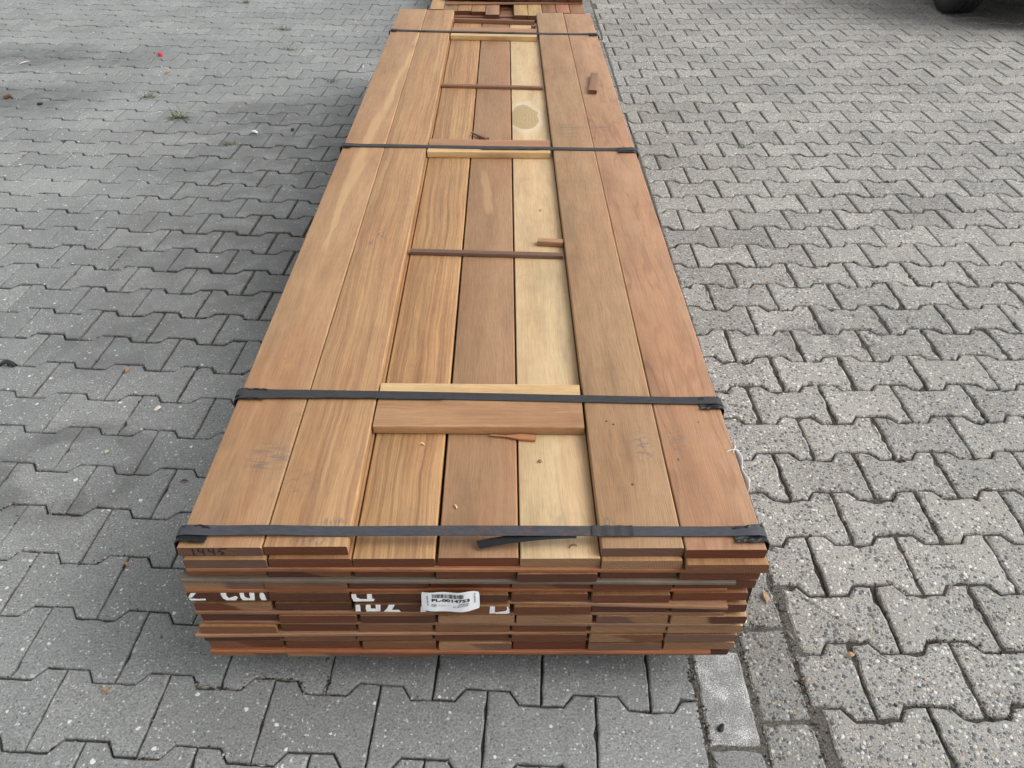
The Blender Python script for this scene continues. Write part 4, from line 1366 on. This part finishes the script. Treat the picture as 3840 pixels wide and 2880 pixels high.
grass(1.029, 3.323, 30, .045, 8, 'small mossy weed in a joint of the pebbly pavers')

def crumb(name, x, y, size, mat, lab, cat, seed, flatn=.3):
    r_ = random.Random(seed)
    bm = bmesh.new()
    bmesh.ops.create_icosphere(bm, subdivisions=2, radius=1)
    for v in bm.verts:
        k = 1 + r_.uniform(-.28, .28)
        v.co = Vector((v.co.x * size * k, v.co.y * size * .62 * k, v.co.z * size * flatn * k))
    me = bpy.data.meshes.new(name); bm.to_mesh(me); bm.free()
    o = put(name, me, [mat], None, (x, y, size * flatn * .8), (0, 0, r_.uniform(0, 3)))
    tag(o, lab, cat)
M_RED = flat('red_plastic', (.55, .02, .025), .4, .5, .1, 90)
M_BLK = flat('black_rubber_scrap', (.012, .012, .013), .5, .4, .2, 90)
M_LEAF = flat('dry_leaf', (.27, .18, .10), .8, .2, .35, 90)
M_STONE = flat('pale_stone', (.62, .58, .50), .8, .2, .2, 90)
M_BRN = flat('brown_debris', (.10, .055, .028), .9, .2, .4, 200)
M_GRN = flat('pale_green_leaf', (.34, .40, .26), .8, .2, .2, 90)
# bottle-cap sized red lid
v_, f_ = [], []
prof = [(0, .022), (.013, .022), (.0155, .019), (.016, .003), (.0165, 0)]
for k in range(20):
    a = 2 * pi * k / 20
    for r_, z_ in prof: v_.append((r_ * cos(a), r_ * sin(a), z_))
for k in range(20):
    for i in range(4):
        a, b = k * 5 + i, ((k + 1) % 20) * 5 + i
        f_.append((a, b, b + 1, a + 1))
lid = put('plastic_cap', mesh('plastic_cap', v_, f_, smooth=True), [M_RED], None, (-2.037, 4.635, .002))
lid.scale = (.8, .8, .8)
tag(lid, 'small bright red plastic cap on the grey pavers at upper left', 'cap')
# black rubber scrap at the left edge: bent strip
path = [((-1.455 + .012 * i, 1.722 + .004 * sin(i), .004 + .010 * sin(pi * i / 4)), (.1, 1, .4 - .2 * i)) for i in range(5)]
sr = ribbon('rubber_scrap', path, .014, M_BLK, None, .004)
tag(sr, 'black rubber scrap at the left edge of the grey pavers', 'scrap')
import itertools
def leaf(x, y, L_, mat, lab, seed, cat='leaf', narrow=.45):
    r_ = random.Random(seed)
    a = r_.uniform(0, pi)
    path = [((x + L_ * (t - .5) * cos(a), y + L_ * (t - .5) * sin(a), .003 + .006 * sin(pi * t) * r_.uniform(.6, 1)), (-sin(a), cos(a), .35)) for t in (0, .2, .4, .6, .8, 1)]
    o = ribbon('dry_leaf' if cat == 'leaf' else 'straw', path, L_ * narrow, mat, None, .0006, wfun=lambda t: max(.12, sin(pi * min(.98, max(.02, t)))))
    tag(o, lab, cat)
def gpt(px, py):                                            # place on the ground by its spot in the picture plan
    x2, y2 = (px * 3840 / 2212 - 1920) / CAM_F, (1440 - py * 3840 / 2212) / CAM_F
    c, s = cos(CAM_P), sin(CAM_P)
    t = -CAM_H / (-s + y2 * c)
    return x2 * t, (c + y2 * s) * t
for i, (px, py, L_, mt, lab, cat, nar) in enumerate((
    (277, 804, .026, M_LEAF, 'pale brown leaf scrap on the grey pavers left of the near strap', 'leaf', .5),
    (233, 1498, .016, M_LEAF, 'yellowish leaf scrap in a joint near the lower left of the stack', 'leaf', .6),
    (277, 1224, .014, M_LEAF, 'light brown seed husk on the left joint level with the near strap', 'leaf', .6),
    (400, 1045, .020, M_BRN, 'brown leaf shred in a joint beside the left edge of the stack', 'leaf', .3),
    (233, 982, .014, M_GRN, 'pale green leaf fragment on the grey pavers at left', 'leaf', .7),
    (359, 161, .040, M_LEAF, 'curled dry leaf below the red cap', 'leaf', .35),
    (247, 137, .060, M_BRN, 'thin brown twig left of the red cap', 'straw', .12),
    (50, 141, .075, M_STONE, 'pale straw at the far left of the grey pavers', 'straw', .08),
    (782, 147, .075, M_STONE, 'pale wood sliver left of the far part of the stack', 'straw', .08),
    (1838, 1415, .020, M_LEAF, 'small curled brown leaf in a joint of the pebbly pavers at lower right', 'leaf', .5),
    (1655, 1290, .030, M_LEAF, 'dry leaf litter in the corner beside the broken paver', 'leaf', .4),
    )):
    x, y = gpt(px, py)
    leaf(x, y, L_, mt, lab, 40 + i, cat, nar)
for i, (px, py, sz, mt, lab) in enumerate((
    (342, 888, .011, M_STONE, 'grey pebble in a joint left of the second strap'),
    (415, 1263, .006, M_STONE, 'pale pebble in a joint beside the lower left planks'),
    (1607, 1340, .008, M_STONE, 'small pebble lying beside the stack at lower right'),
    (1560, 1572, .008, M_BLK, 'dark pebble at the left edge of the white painted block'),
    (548, 290, .018, M_STONE, 'pale stone chip on the grey pavers left of the middle strap'),
    (85, 230, .014, M_BLK, 'dark crumb on the grey pavers at far left'),
    (16, 216, .022, M_BRN, 'heap of reddish brown dirt at the far left edge'),
    (630, 283, .011, M_BLK, 'black crumb on the pavers beside the middle strap'))):
    x, y = gpt(px, py)
    crumb('pebble', x, y, sz, mt, lab, 'pebble', 60 + i, .45)

bpy.context.view_layer.update()
